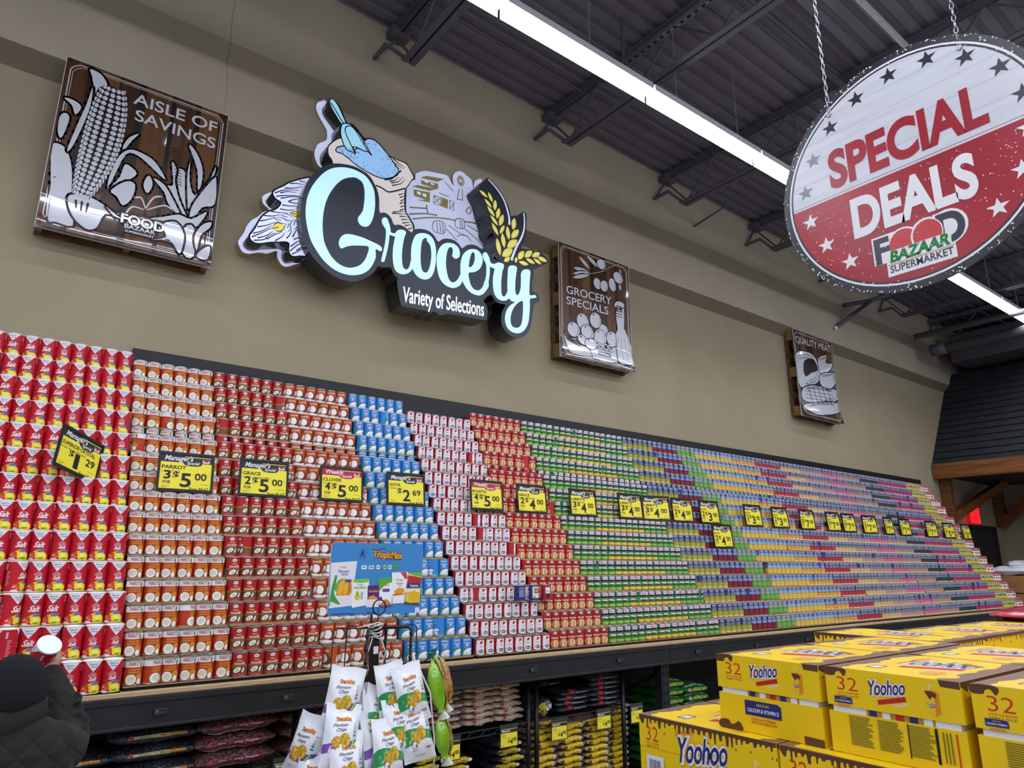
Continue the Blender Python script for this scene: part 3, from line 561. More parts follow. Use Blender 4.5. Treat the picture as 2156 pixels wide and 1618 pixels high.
SL = .0725/.118                                     # how far each row steps back for its rise
def rows_std():
    R = [(1.1585+.118*k, -1.185+.0725*k, k) for k in range(11)]
    R += [(2.387, -.382, 11)] + [(2.503+.118*j, -.368+.0715*j, 12+j) for j in range(4)]
    return R
def rows_even(n, z0, pitch, y0): return [(z0+pitch*k, y0+pitch*SL*k, k) for k in range(n)]
def block(kinds, x0, ncol, pitch, rows, desc, side, group, tray=.6, from_right=False, face=0, spin=.16, pick=None, skip=(), first_tray=0, jitter=.0015):
    """kinds: one Kind or several; pick(col, row) chooses. rows: (z, y of the front, index)"""
    K = kinds if isinstance(kinds, list) else [kinds]; d = K[0].r*2; h = K[0].h
    prof = []
    for i, (z, yf, k) in enumerate(rows):
        nr = min(len(rows)-1, i+1)
        for c in range(ncol):
            if (c, k) in skip or (ncol > 3 and x0 > 3.8 and k < 11 and random.random() < .008): continue
            q = pick(c, k) if pick else 0
            x = x0+pitch*(c+.5)+random.uniform(-jitter, jitter); y = yf+d/2+random.uniform(0, .003)
            rz = face+random.uniform(-spin, spin)
            if random.random() < .035: rz += random.choice((-1.1, 1.1, .8))
            cc = ncol-c if from_right else c+1
            K[q].put((x, y, z), rz, '%s, %s row up, %s in from the %s' % (desc[q] if isinstance(desc, list) else desc, ORD[k+1], ORD[cc], side), group)
        x1 = x0+pitch*ncol
        if i >= first_tray and not (k == 11 and len(rows) == 16):
            lip = random.choice((.006, .008, .012, .02)) if random.random() < tray else .0028
            t = MB(); t.box((x0+.001, yf-.003, -.0042), (x1-.001, yf+d-.001, -.0012), carton)
            t.box((x0+.001, yf-.0045, -.0042), (x1-.001, yf-.003, lip*.4), carton)
            if lip > .01:
                for a in (x0+.001, x1-.0035): t.add([(a, yf-.003, -.004), (a, yf+d*.8, -.004), (a, yf+d*.8, lip*3), (a, yf+d*.25, lip*2), (a, yf-.003, lip*.5)], [(0,1,2,3,4)], carton)
            o = t.build('cardboard_tray'); o.location.z = z
            tag(o, 'cut cardboard tray under the %s row of %s' % (ORD[k+1], group.split(' on the')[0]), 'cardboard tray', 'cut cardboard trays under the can rows')
        yb = rows[i+1][1] if i+1 < len(rows) else yf+d
        prof.append((z-.0045, yf+.001 if i == 0 else yf+.0085))
    P = [(prof[0][1], 1.14)]                        # added stepped riser carries the rows; its black stands in for shaded gaps
    for i, (z, y) in enumerate(prof):
        P.append((y, z)); P.append((prof[i+1][1] if i+1 < len(prof) else -.035, z))
    P.append((-.035, 1.14))
    clean = [P[0]]
    for p in P[1:]:
        if math.hypot(p[0]-clean[-1][0], p[1]-clean[-1][1]) > 1e-5: clean.append(p)
    b = MB(); b.prism(clean, lambda y, z, q: (q, y, z), x0+.002, x0+pitch*ncol-.002, riser_m, riser_m); rp(b, 'stepped_riser', merge=True)

h_, r_ = .1138, .0388
# salt
sr, sh = .0412, .1405
saltbase = flat('bf1226', .42); paper = flat('efeff2', .4)
KS = [Kind('salt_canister', 'salt canister', sr, sh, d_salt(sr, sh, i), saltbase, 24, 1, paper, (.004, .0045)) for i in (0, 1)]
ns = 18
block(KS, .662-.0832*ns, ns, .0832, rows_even(13, 1.1435, .1442, -1.205), ['red plain salt canister', 'red iodized salt canister'], 'coconut milk', 'salt canisters on the rack',
      .0, True, -.10, .2, lambda c, k: 1 if c > (12 if k > 1 else 12)+(k % 3) else 0, skip={(c, 1) for c in (10, 11, 12, 13)} | {(14, 1)} | {(c, 0) for c in (8,9,10,11,12,13)}, first_tray=1)
for c, dz, rz in ((10, 0, 1.9), (11, 0, .3), (13, 0, -.1), (14, 0, .2)):   # pushed-back canisters in the gap
    KS[0].put((.662-.0832*(ns-c-.5), -1.030, 1.1435+.1442), rz, 'red plain salt canister set back in the gap, %s in from the coconut milk' % ORD[ns-c], 'salt canisters on the rack')
RS = rows_std()
KP = Kind('coconut_milk_can', 'can', r_+.0008, h_, d_parrot(r_+.0008, h_), flat('b83220'), 24, 2)
block(KP, .668, 6, .0805, RS, 'white topped parrot coconut milk can', 'salt', 'white topped coconut milk cans on the rack', .8, face=-.15)
KG = Kind('classic_coconut_milk_can', 'can', r_+.0006, h_, d_grace(r_+.0006, h_), flat('b01c20'), 24, 2)
block(KG, 1.155, 6, .0802, RS, 'red can with white oval logo', 'parrot cans', 'red coconut milk cans on the rack', .7, face=-.2)
KC = Kind('orange_coconut_milk_can', 'can', r_+.0006, h_, d_clover(r_+.0006, h_), flat('bf5424'), 24, 2)
block(KC, 1.640, 6, .0805, RS, 'orange coconut milk can with halved coconut', 'red cans', 'orange coconut milk cans on the rack', .7, face=-.25)
KB = Kind('blue_coconut_milk_can', 'can', r_, h_, d_goya_coconut(r_, h_), flat('2f86d2'), 24, 2)
block(KB, 2.135, 6, .0792, RS, 'blue coconut milk can with green base', 'orange cans', 'blue coconut milk cans on the rack', .7, face=-.3)
KR = Kind('evaporated_milk_can', 'can', .0374, .0975, d_rosita(.0374, .0975), flat('b02030'), 24, 1)
block(KR, 2.632, 8, .0772, rows_even(17, 1.1585, .1027, -1.185), 'white evaporated milk can, red shoulders', 'blue cans', 'evaporated milk cans on the rack', .4, face=-.3)
KU = Kind('butter_bean_can', 'can', r_-.0005, h_, d_butter(r_-.0005, h_), flat('c0281c'), 24, 1)
block(KU, 3.252, 7, .0795, RS, 'red butter bean can', 'milk cans', 'butter bean cans on the rack', .5, face=-.35)
R16 = rows_std()
r2_, p2_ = .0372, .0762
def plain(name, x0, n, art, base, desc, side, group, parts=0, nn=16, tray=.3):
    k = Kind(name, 'can', r2_, h_, art, flat(base), nn, parts)
    block(k, x0, n, p2_, R16, desc, side, group, tray, face=-.45, spin=.25); return k
plain('green_bean_can', 3.815, 5, d_libby(r2_, h_, 'beans'), '1f6a3c', 'dark green can of green beans', 'butter beans', 'green bean cans on the rack', 1, 18)
plain('sweet_corn_can', 4.197, 8, d_libby(r2_, h_, 'corn'), '1f6a3c', 'dark green and yellow sweet corn can', 'green beans', 'sweet corn cans on the rack', 1, 18)
plain('sweet_pea_can', 4.808, 4, d_libby(r2_, h_, 'peas'), '1f6a3c', 'dark green can of peas', 'sweet corn', 'green vegetable cans on the rack', 1, 18)
BEANS = [('green_pea_can', 5.115, 6, ('9a9426', 'b8b048'), 'navy can of olive green peas', 'leafy cans', 'olive pea cans on the rack', {}),
 ('red_kidney_bean_can', 5.573, 5, ('6e1626', '8e2838'), 'navy can of dark red kidney beans', 'olive cans', 'dark red bean cans on the rack', dict(mid='6a8ab8', base='7a2030')),
 ('pigeon_pea_can', 5.955, 4, ('5a9a38', '80b858'), 'grey green can of pigeon peas', 'dark red cans', 'pigeon pea cans on the rack', dict(mid='8a9a84', top='6a7a70', base='5a8a40')),
 ('golden_corn_can', 6.262, 9, ('d8a828', 'e8c458'), 'light blue can of golden corn', 'pigeon peas', 'golden corn cans on the rack', dict(mid='8ab0d0', top='3a4a90', base='dcb860')),
 ('chickpea_can', 6.95, 6, ('c87818', 'e8b850'), 'navy can with orange chickpea rings', 'golden corn', 'orange chickpea cans on the rack', dict(mid='7a9ac0', base='e4d8a0')),
 ('small_red_bean_can', 7.41, 7, ('a81430', 'c03850'), 'navy can of bright red beans', 'orange chickpeas', 'bright red bean cans on the rack', {}),
 ('white_bean_can', 7.946, 6, ('c8985c', 'e0bc88'), 'navy can of tan white beans', 'bright red cans', 'tan bean cans on the rack', {}),
 ('pinto_bean_can', 8.405, 7, ('b08078', 'c49c90'), 'navy can of dusty rose pinto beans', 'tan cans', 'dusty rose bean cans on the rack', {}),
 ('pink_bean_can', 8.94, 6, ('cc4878', 'e07898'), 'navy can of hot pink beans', 'dusty rose cans', 'hot pink bean cans on the rack', {}),
 ('roman_bean_can', 9.399, 7, ('a87868', 'bc9484'), 'navy can of brown roman beans', 'hot pink cans', 'brown bean cans on the rack', {}),
 ('black_bean_can', 9.934, 7, ('22242c', '3c4048'), 'navy can of black beans', 'brown cans', 'black bean cans on the rack', {}),
 ('red_bean_can', 10.469, 12, ('a8144a', 'c03868'), 'navy can of magenta red beans', 'black cans', 'magenta bean cans on the rack', {})]
for nm, x, n, cc, desc, side, group, kw in BEANS:
    plain(nm, x, n, d_bean(r2_, h_, *cc, **kw), kw.get('top', '2a3a86'), desc, side, group)
plain('mixed_fruit_can', 11.385, 6, d_juice(r2_, h_), 'd8bc28', 'yellow teal can with orange top', 'magenta cans', 'yellow and teal cans on the rack')
plain('soup_can', 11.845, 4, d_redwhite(r2_, h_), 'ece6e2', 'white can with red top', 'teal cans', 'red topped white cans on the rack')

# odd cans dropped on the milk and butter bean rows
for k, (x, y, z, kd, rz, lb) in enumerate([(3.06, -1.09, 1.4645+.001, 'b', 0, 'stray navy can with text panel standing before the evaporated milk rows'), (3.20, -1.07, 1.4645+.001, 'b', 2.4, 'stray navy can with a food photo standing before the evaporated milk rows'), (3.30, -1.08, 1.4645+.001, 'r', .3, 'stray red and white can beside the two navy strays')]):
    r, h = .036, .108
    art = [(txt('INGREDIENTS', -.02, .02, .085, .006), WHITE)] + [(rect(-.02, .03+.005*q, .012+.006*(q % 3), .0318+.005*q), flat('c8cce0')) for q in range(10)] if kd == 'b' else [(rect(-.018, .05, .02, .09), WHITE), (ell(0, .03, .014), flat('2a2224')), (txt('Rosita', -.014, .014, .06, .010), flat('a02028'))]
    if k == 1: art = [(rect(-.026, .02, .026, .095), flat('e6e4d8')), (rect(-.012, .05, .022, .085), flat('9a5a2c')), (ell(.004, .068, .011), flat('d89a50')), (rect(-.02, .022, -.002, .035), flat('a8c850'))]
    Kind('stray_can', 'can', r, h, art, flat('26347e' if kd == 'b' else 'b02030'), 20, 1).put((x, y+.013, z), rz*0-.3, lb, 'stray cans on the milk rows')

# ================================================================ price cards
def price_sign(title, sub, qty, price, cents, weekly, xc, zb, w_, h2, roll, label, yaw=0, lean=.11, y=None):
    y = -.664 if y is None else y
    t = thing('price_sign', label, 'price sign', (xc, y, zb), 0, 'yellow price signs standing on the can rows')
    t.rotation_euler = (lean*0-lean, -roll, yaw)
    b = MB(); bw = .016
    for a, c in (((-w_/2, 0, 0), (w_/2, .010, bw)), ((-w_/2, 0, h2-bw), (w_/2, .010, h2)), ((-w_/2, 0, bw), (-w_/2+bw*.75, .010, h2-bw)), ((w_/2-bw*.75, 0, bw), (w_/2, .010, h2-bw))): b.box(a, c, BLACK)
    b.build('frame', t)
    iw, z0, z1 = w_/2-bw*.75, bw, h2-bw; H = z1-z0
    f = lambda x, z, d: (x, .004-d, z)
    b = MB(); b.box((-iw, .004, z0), (iw, .008, z1), YEL)
    hc = flat('b01e40') if weekly else flat('26242a'); s_ = 'Weekly' if weekly else 'Manager\'s'
    A = [(rect(-iw, z1-H*.22, iw, z1), hc), (rect(-iw*.1, z1-H*.055, iw*.96, z1-H*.035), YEL), (poly(spline([(-iw*.1, z1-H*.2), (0, z1-H*.30), (iw*.5, z1-H*.30), (iw*.56, z1-H*.2)], 3)), hc),
         (txt(s_, -iw*.86, iw*(.05 if weekly else .22), z1-H*.17, H*.15, .018, .25), WHITE), (txt('Special', iw*.0, iw*.48, z1-H*.265, H*.095, .015, .2), WHITE),
         (rect(iw*.62, z1-H*.2, iw*.9, z1-H*.1), flat('d8d4d8')), (ell(iw*.72, z1-H*.125, iw*.06, H*.035), flat('c02838')), (ell(iw*.80, z1-H*.125, iw*.06, H*.035), flat('c02838'))]
    A += [(txt(title, -iw*.94, -iw*.94+iw*min(1.7, .155*len(title)), z1-H*.42, H*.105, .025), BLACK)]
    if sub: A += [(txt(sub, -iw*.94, -iw*.94+iw*min(1.6, .06*len(sub)), z1-H*.52, H*.05, .01), BLACK)]
    else: A += [(rect(-iw*.9, z1-H*.5, iw*.1, z1-H*.485), flat('8a8430'))]
    cx = -iw*.1
    A += [(rect(iw*.3, z1-H*.56, iw*.9, z1-H*.55), flat('7a7428')), (rect(-iw*.9, z0+H*.08, -iw*.6, z0+H*.09), flat('7a7428')), (rect(-iw*.9, z0+H*.04, -iw*.7, z0+H*.05), flat('7a7428')), (txt('13.5 FL', iw*.6, iw*.9, z0+H*.14, H*.035, 0), flat('6a6424')), (clip(txt('Save $0.67', iw*.15, iw*.92, z0-H*.02, H*.09, .02, .1), z0, z1, 1), BLACK)]
    if qty: A += [(txt(qty, -iw*.84, -iw*.58, z0+H*.29, H*.24, .03), BLACK), (txt('FOR', -iw*.86, -iw*.56, z0+H*.15, H*.085, .02), BLACK)]
    A += [(txt('$', -iw*.5, -iw*.26, z0+H*.31, H*.2, .02), BLACK), (txt(price, -iw*.2, iw*(.22 if price != '1' else .04), z0+H*.08, H*.40, .022), BLACK), (txt(cents, iw*.36, iw*.82, z0+H*.29, H*.20, .018), BLACK)]
    lay(b, A, f); b.build('price_card', t)
    b = MB(); b.box((-.03, .010, .0), (.03, .02, h2*.6), mat('clear_clip', '55565a', .3)); b.build('back_clip', t)
SG = [('SUPERIOR CRYSTAL','PLAIN OR IODIZED SALT','','1','29',0,.394,.72),('PARROT','COCONUT MILK','3','5','00',0,.942,0),('GRACE','CLASSIC COCONUT MILK','2','5','00',0,1.392,0),
('CLOVER','COCONUT MILK','4','5','00',1,1.903,0),('GOYA','COCONUT MILK','','2','69',0,2.383,0),('ROSITA','EVAPORATED MILK','4','5','00',1,3.076,0),('GRACE','CLASSIC BUTTER BEAN','2','4','00',0,3.517,0),
("LIBBY'S",'CANNED VEGETABLES','3','4','00',0,4.073,0),("LIBBY'S",'CANNED VEGETABLES','3','4','00',0,4.649,0),("LIBBY'S",'','3','4','00',0,4.986,-.25),('GOYA','','2','4','00',0,5.364,0),('GOYA','','2','3','00',0,5.777,0),
('GOYA','','2','3','00',0,6.508,0),('GOYA','','2','3','00',0,7.013,0),('GOYA','','5','7','00',0,7.554,0),('GOYA','','5','7','00',0,8.130,0),('GOYA','','5','7','00',0,8.492,0),('GOYA','','5','7','00',0,9.008,-.10),
('GOYA','','5','7','00',0,9.521,.09),('GOYA','','5','7','00',0,9.979,0),('GOYA','','5','7','00',0,10.795,-.07),('GOYA','','4','5','00',0,11.380,-.09),('GOYA','','2','5','00',0,12.0,0)]
WORDS = ['salt at 1.29, turned sideways among the salt canisters', 'coconut milk at 3 for 5 dollars before the parrot cans', 'coconut milk at 2 for 5 dollars before the red cans', 'coconut milk under a red header before the orange cans', 'coconut milk at 2.69 before the blue cans',
 'evaporated milk under a red header before the milk cans', 'butter beans at 2 for 4 dollars', 'vegetables at 3 for 4 dollars, next to the butter bean sign', 'vegetables at 3 for 4 dollars, middle one of three', 'vegetables at 3 for 4 dollars, next to the olive pea cans', 'olive peas at 2 for 4 dollars', 'dark red beans at 2 for 3 dollars',
 'golden corn at 2 for 3 dollars', 'orange chickpeas at 2 for 3 dollars', 'bright red beans at 5 for 7 dollars', 'tan beans, nearer of an almost touching pair', 'dusty rose beans, farther of an almost touching pair', 'hot pink beans at 5 for 7 dollars', 'brown beans, turned narrow', 'black beans at 5 for 7 dollars', 'magenta beans at 5 for 7 dollars', 'yellow and teal cans at 4 for 5 dollars', 'red topped white cans, last along the rack']
KS[0].put((.662-.0832*(ns-12-.5), -1.075, 1.1435+.1442), 1.75, 'red plain salt canister turned to its barcode side, beside the gap', 'salt canisters on the rack')
price_sign('GOYA', '', '2', '4', '00', 0, 5.76, 1.868, .302, .23, 0, 'yellow price sign standing two rows lower than all the others, before the dark red beans', 0, y=-.812)
for (a, s_, q, p, c, wk, x, yw), wd in zip(SG, WORDS):
    price_sign(a, s_, q, p, c, wk, x, 2.104 if x > .5 else 2.155, .302, .23, .0 if x > .5 else -.24, 'yellow price sign for '+wd, yw, y=-.664 if x > .5 else -.705)
# ================================================================ pallet panels on the wall
block_m = mat('pallet_block', '96703f', .8, noise=(7, '7a5830', .3, .7))
pallet_m = mat('pallet_wood', '7a5a38', .8, noise=(5, '533a22', .3, .7, (2, 2, 9))); 
PB = [flat(c, .35) for c in ('5c3a22', '6e4526', '4a2c1a', '7a4f2c', '63401f', '553220')]
boards = [mat('printed_plank_%s' % c, c, .25, noise=(3, c2, .3, .72, (9, 1, .7)), coat=1) for c, c2 in (('5e3a20', '422714'), ('6c4526', '4c2f17'), ('4c2f1b', '381f10'), ('643f22', '77502c'))]
gap = flat('241a14', .3); art_w = mat('panel_white', 'd6d9e2', .12, coat=1, spec=.5); ln = flat('2a1c1e', .25)
acry = mat('clear_acrylic_edge', 'c9ced2', .15)
def dark_first(P, g, n=3):                         # an outline, then the white shape
    c = (sum(p[0] for p in P)/len(P), sum(p[1] for p in P)/len(P)); Q = spline(P, n)
    return [(poly(Q), art_w)] if not g else [(sum((stroke([Q[i], Q[(i+1) % len(Q)]], g) for i in range(len(Q))), []), ln), (poly(Q), art_w)]
def sgn(P, name, label, art, x, z):
    W_, H_ = 1.016, 1.219
    t = thing('pallet_sign', label, 'wall sign', (x, -.005, z), 0, 'pallet signs on the back wall')
    for i in range(3):                             # three stringers with fork notches
        xa = (.0, W_/2-.02, W_-.04)[i]; b = MB()
        b.box((xa, -.034, -H_), (xa+.04, -.0135, 0), pallet_m); b.build('stringer', t)
        for q in (-.02, -H_/2+.07, -H_+.14): b = MB(); b.box((xa, -.1175, q-.13), (xa+.04, -.0345, q), block_m); b.build('spacer_block', t, bevel=.003)
    for k in range(7):
        q = -.09-k*(H_-.09)/6; b = MB(); b.box((0, -.013, q), (W_, 0, q+.09), pallet_m); b.build('back_board', t)
        b = MB(); b.box((0, -.135, q), (W_, -.118, q+.09), pallet_m); b.build('front_board', t)
    b = MB(); x_ph = x*1.7                          # printed panel
    tb = [0]; N_ = 400                             # a swelling where the sheet bellies out near its foot
    for k in range(N_):
        u = k/N_; a = (.178+.0075*x)*max(0, min(1, u/.12, (.9-u)/.25))
        tb.append(tb[-1]+math.tan(a)*.20*H_/N_)
    def bow(x, q):
        s_ = (-q/H_-.79-.016*math.sin(2.1*PI*x/W_+x_ph))/.20*N_
        if s_ <= 0: return 0
        k = min(N_-1, int(s_)); return tb[k]+(tb[k+1]-tb[k])*(min(s_, N_)-k)
    zs = [-H_*.74*k/6 for k in range(6)]+[-H_*(.74+.26*k/44) for k in range(45)]; xs_ = [W_*k/12 for k in range(13)]
    for z0, z1 in zip(zs, zs[1:]):
        for x0, x1 in zip(xs_, xs_[1:]): b.add([(p, -.140-bow(p, q), q) for p, q in ((x0, z0), (x0, z1), (x1, z1), (x1, z0))], [(0,1,2,3)], gap)
    eb = MB(); eb.add([(0,-.136,0),(W_,-.136,0),(W_,-.136,-H_),(0,-.136,-H_)], [(0,1,2,3)], acry)
    for a, c in (((-.004,-.144,-H_-.004),(W_+.004,-.1355,-H_)), ((-.004,-.144,0),(W_+.004,-.1355,.004)), ((-.004,-.144,-H_),(0,-.1355,0)), ((W_,-.144,-H_),(W_+.004,-.1355,0))): eb.box(a, c, acry)
    eb.build('acrylic_edge', t)
    A = []; xx = .0; k = 0
    while xx < W_:
        wd = (.125, .15, .11, .16, .13)[k % 5]; A.append((rect(xx, -H_, min(W_, xx+wd), 0), boards[(k*3+len(label)) % 4])); xx += wd+(.035, .008, .05, .03)[k % 4]; k += 1
    for m_, wl in ((.028, .006), (.042, .003)):
        c = .05; R = [(m_+c, -m_), (W_-m_-c, -m_), (W_-m_-c*.4, -m_-c*.4), (W_-m_, -m_-c), (W_-m_, -H_+m_+c), (W_-m_-c*.4, -H_+m_+c*.4), (W_-m_-c, -H_+m_), (m_+c, -H_+m_), (m_+c*.4, -H_+m_+c*.4), (m_, -H_+m_+c), (m_, -m_-c), (m_+c*.4, -m_-c*.4), (m_+c, -m_)]
        A.append((stroke(R, wl, cap=False), art_w))
    A += [(clip(clip(T, .012, W_-.012), -H_+.012, -.012, 1), m) for T, m in art]
    for L_, (T, m) in enumerate(A):
        T2 = [tt for a, c in zip(zs, zs[1:]) for tt in clip(T, c, a, 1)]; T2 = [tt for a, c in zip(xs_, xs_[1:]) for tt in clip(T2, a, c)]
        b.tris(T2, m, lambda u, v, L_=L_: (u, -.140-bow(u, v)-.00006*(L_+1), v))
    pan = b.build('printed_panel', t, smooth=True, merge=True)
    for u in (.02, W_-.02):
        for v in (-.02, -H_+.02): sb_ = MB(); sb_.tube([(u,-.142-bow(u, v),v),(u,-.150-bow(u, v),v)], .007, ln, 8); sb_.build('screw', pan)
def logo(x0, x1, y, h, tilt=0):
    return [(txt('FOOD', x0, x1, y+h*.42, h*.55, .09), ln), (txt('FOOD', x0, x1, y+h*.42, h*.55, .03), art_w), (txt('BAZAAR', x0+(x1-x0)*.1, x0+(x1-x0)*.8, y+h*.14, h*.24, .08), ln), (txt('BAZAAR', x0+(x1-x0)*.1, x0+(x1-x0)*.8, y+h*.14, h*.24, .02), art_w),
            (rect(x0+(x1-x0)*.1, y-h*.12, x0+(x1-x0)*.8, y+h*.08), ln), (txt('SUPERMARKET', x0+(x1-x0)*.12, x0+(x1-x0)*.78, y-h*.08, h*.12, .02), art_w)]
C = []
cob = pairs(TR['corn_cob']); C += [(poly(spline(cob, 3)), ln)]
for P in TR['corn_shapes']: C += dark_first(pairs(P), .03)
# rows of kernels follow the bent cob
top, mid_, bot = (.282, -.095), (.285, -.56), (.203, -.945)
def axis(t): return ((1-t)**2*top[0]+2*t*(1-t)*mid_[0]+t*t*bot[0], (1-t)**2*top[1]+2*t*(1-t)*mid_[1]+t*t*bot[1])
K_ = []
for i in range(23):
    t = (i+.5)/23; p = axis(t); q = axis(t+.01); dx, dy = q[0]-p[0], q[1]-p[1]; l = math.hypot(dx, dy); nx, ny = -dy/l, dx/l; hw = .104*math.sin(PI*(.10+.83*t**.8))**.55
    for j in range(7):
        s_ = (j-3)/3; o = math.sin(s_*PI/2*.93)*hw; wj = hw*.16*math.cos(s_*PI/2*.8)+.0035; sag = -.012*(1-s_*s_)
        K_ += ell(p[0]+nx*o+dx/l*-sag, p[1]+ny*o+dy/l*-sag, wj, .0165, math.atan2(ny, nx), 8)
C += [(K_, art_w)]
for P in TR['corn_lines']: C += [(stroke(spline(pairs(P), 4, False), .014, .008), art_w if len(P) == 6 else ln)]
for k in range(26): C += [(stroke([(.70+.004*(k//2), -.40-.022*(k//2)), (.725+.004*(k//2), -.405-.022*(k//2))] if k % 2 else [(.70+.004*(k//2), -.40-.022*(k//2)), (.68+.004*(k//2), -.408-.022*(k//2))], .004, cap=False), ln)]
tx = pairs(TR['corn_text'])
C += [(txt('AISLE OF', tx[0][0], tx[1][0], tx[0][1], .085, .012, rise=tx[1][1]-tx[0][1]), art_w), (txt('SAVINGS', tx[2][0], tx[3][0], tx[2][1], .085, .012, rise=tx[3][1]-tx[2][1]), art_w)] + logo(.44, .70, -1.11, .13)
sgn(None, 'corn', 'wooden pallet with a printed corn panel reading AISLE OF SAVINGS', C, .026, 4.920)
C = []
e = [v*.001 for v in TR['olive_eggs']]
for P in TR['olive_shapes'][:2]: C += dark_first(pairs(P), .014, 2)
br = pairs(TR['olive_branch']); C += [(stroke(spline(br, 4, False), .014), ln), (stroke(spline(br, 4, False), .005), art_w)]
for k in range(0, len(TR['olive_leaves']), 5):
    a = [v*.001 for v in TR['olive_leaves'][k:k+5]]; C += [(leaf(*a[:4], a[4]*1.6), ln), (leaf(*a[:4], a[4]), art_w), (stroke([a[:2], a[2:4]], .003), ln)]
for k in range(0, len(e), 4):
    rot = -.35 if k % 8 else .2; C += [(ell(e[k], e[k+1], e[k+2]+.008, e[k+3]+.008, rot), ln), (ell(e[k], e[k+1], e[k+2], e[k+3], rot), art_w), (stroke(spline([(e[k]+e[k+2]*.6, e[k+1]+e[k+3]*.5), (e[k]+e[k+2]*.78, e[k+1]), (e[k]+e[k+2]*.4, e[k+1]-e[k+3]*.7)], 4, False), .005), ln)]
    if k > 20: C += [(ell(e[k]-e[k+2]*.3, e[k+1]+e[k+3]*.7, .012, .009), ln)]
for P in TR['olive_shapes'][2:]: C += dark_first(pairs(P), .014, 2)
bx = pairs(TR['olive_shapes'][2]); cx = sum(p[0] for p in bx)/len(bx)
for k in range(4): C += [(stroke([(cx-.05+.045*k, -.86), (cx-.10+.085*k, -1.10)], .004), ln)]
C += [(rect(cx-.07, -.63+.03*k, cx+.02, -.622+.03*k), ln) for k in range(5)] + [(txt('E M', cx-.06, cx+.02, -.56, .06, .03), ln)]
tx = pairs(TR['olive_text'])
C += [(txt('GROCERY', tx[0][0], tx[1][0], tx[0][1], .088, .012, rise=tx[1][1]-tx[0][1]), art_w), (txt('SPECIALS', tx[2][0], tx[3][0], tx[2][1], .088, .012, rise=tx[3][1]-tx[2][1]), art_w)] + logo(.46, .72, -1.10, .13)
sgn(None, 'olive', 'wooden pallet with a printed olives and bottle panel reading GROCERY SPECIALS', C, 4.287, 4.892)
C = []
for i, P in enumerate(TR['meat_shapes']): C += dark_first(pairs(P), .03, 3) if i != 1 else [(poly(spline(pairs(P), 3)), ln)]
ms = pairs(TR['meat_shapes'][3]); mx = sum(p[0] for p in ms)/len(ms); my = sum(p[1] for p in ms)/len(ms)
for k in range(5): C += [(stroke([(mx-.3+.13*k, my+.13), (mx-.22+.13*k, my-.13)], .012), ln), (stroke([(mx-.36, my-.1+.05*k), (mx+.34, my-.06+.05*k)], .006), ln)]
for P in TR['meat_shapes']:
    for q in (.86, .7): 
        Q = pairs(P); c = (sum(p[0] for p in Q)/len(Q), sum(p[1] for p in Q)/len(Q)); C += [(stroke(spline([(c[0]+(p[0]-c[0])*q, c[1]+(p[1]-c[1])*q) for p in Q[:len(Q)-2]], 3, False), .007), ln)]
tx = pairs(TR['meat_text']); C += [(txt('QUALITY MEAT', tx[0][0], tx[1][0], tx[0][1], .10, .012, rise=tx[1][1]-tx[0][1]), art_w)]
sgn(None, 'meat', 'wooden pallet with a printed meat panel reading QUALITY MEAT, nearest the canopy', C, 8.56, 4.872)

# ================================================================ illuminated grocery sign
OX, OZ = 2.2, 3.5
tan_side = flat('a89878', .6); navy = mat('sign_dark_face', '2b323e', .4, es=.03, ec='4a5870'); blackside = mat('sign_black_return', '0e0f16', .22, coat=.4); inkd = flat('1c2036', .4)
backf = lit('c2c9e6', .66); cream = lit('cdc6c4', .55); cyan = lit('b2dcee', .72); sugarc = lit('96c0ee', .5); bowlc = lit('9ed6ea', .52); leafc = lit('c4cae6', .66); gold = lit('e0c850', .45); goldin = lit('d8e48c', .35); olive = flat('a8a058', .5); bark = flat('9d9480', .5)
t = thing('grocery_sign', 'large illuminated sign reading Grocery Variety of Selections on the back wall', 'lit wall sign', (OX, -.07, OZ))
def at(y): return lambda x, z, d: (x, y+.07-d, z)
def layer(name, loops, y, depth, face, side, art=(), holes=(), step=.00006):
    b = MB()
    for P in loops: b.prism(P, lambda x, z, d: (x, d+.07, z), y+depth, y, face, side)
    lay(b, art, at(y), step); return b.build(name, t)
Pp = lambda k, n=3: spline(pairs(TR[k]), n)
barn = [(poly(pairs(P)), olive) for P in TR['barn_blocks']]
for i, P in enumerate(TR['barn_lines']): barn.append((stroke(spline(pairs(P), 4, False) if len(P) > 6 and i not in (10, 13) else pairs(P), .009 if i > 4 else .014), bark if i > 4 or i < 3 else olive))
mx, mz = TR['mill'][0]*.001, TR['mill'][1]*.001; hx = abs(TR['mill'][2]*.001-mx); hz = abs(TR['mill'][5]*.001-mz)
barn.append((sum((stroke([(mx+hx*.3*math.cos(a), mz+hz*.3*math.sin(a)), (mx+hx*math.cos(a), mz+hz*math.sin(a))], .006, .012, False) for a in [2*PI*k/16 for k in range(16)]), []), olive))
bb = pairs(TR['barn_blocks'][1]); bc = pairs(TR['barn_blocks'][3])
for Q in (bb, bc):
    x0, x1 = min(p[0] for p in Q), max(p[0] for p in Q); z0, z1 = min(p[1] for p in Q), max(p[1] for p in Q)
    for f_ in (.28, .62): barn.append((rect(x0+(x1-x0)*f_-.012, z0+(z1-z0)*.5, x0+(x1-x0)*f_+.025, z0+(z1-z0)*.72), backf))
layer('leaf_back_panel', [Pp('back_leaf')], -.09, .085, backf, tan_side)
layer('scoop_back_panel', [Pp('back_scoop')], -.0905, .0845, backf, tan_side)
layer('barn_back_panel', [Pp('back_barn', 2)], -.091, .084, lit('b4bad6', .66), tan_side, barn)
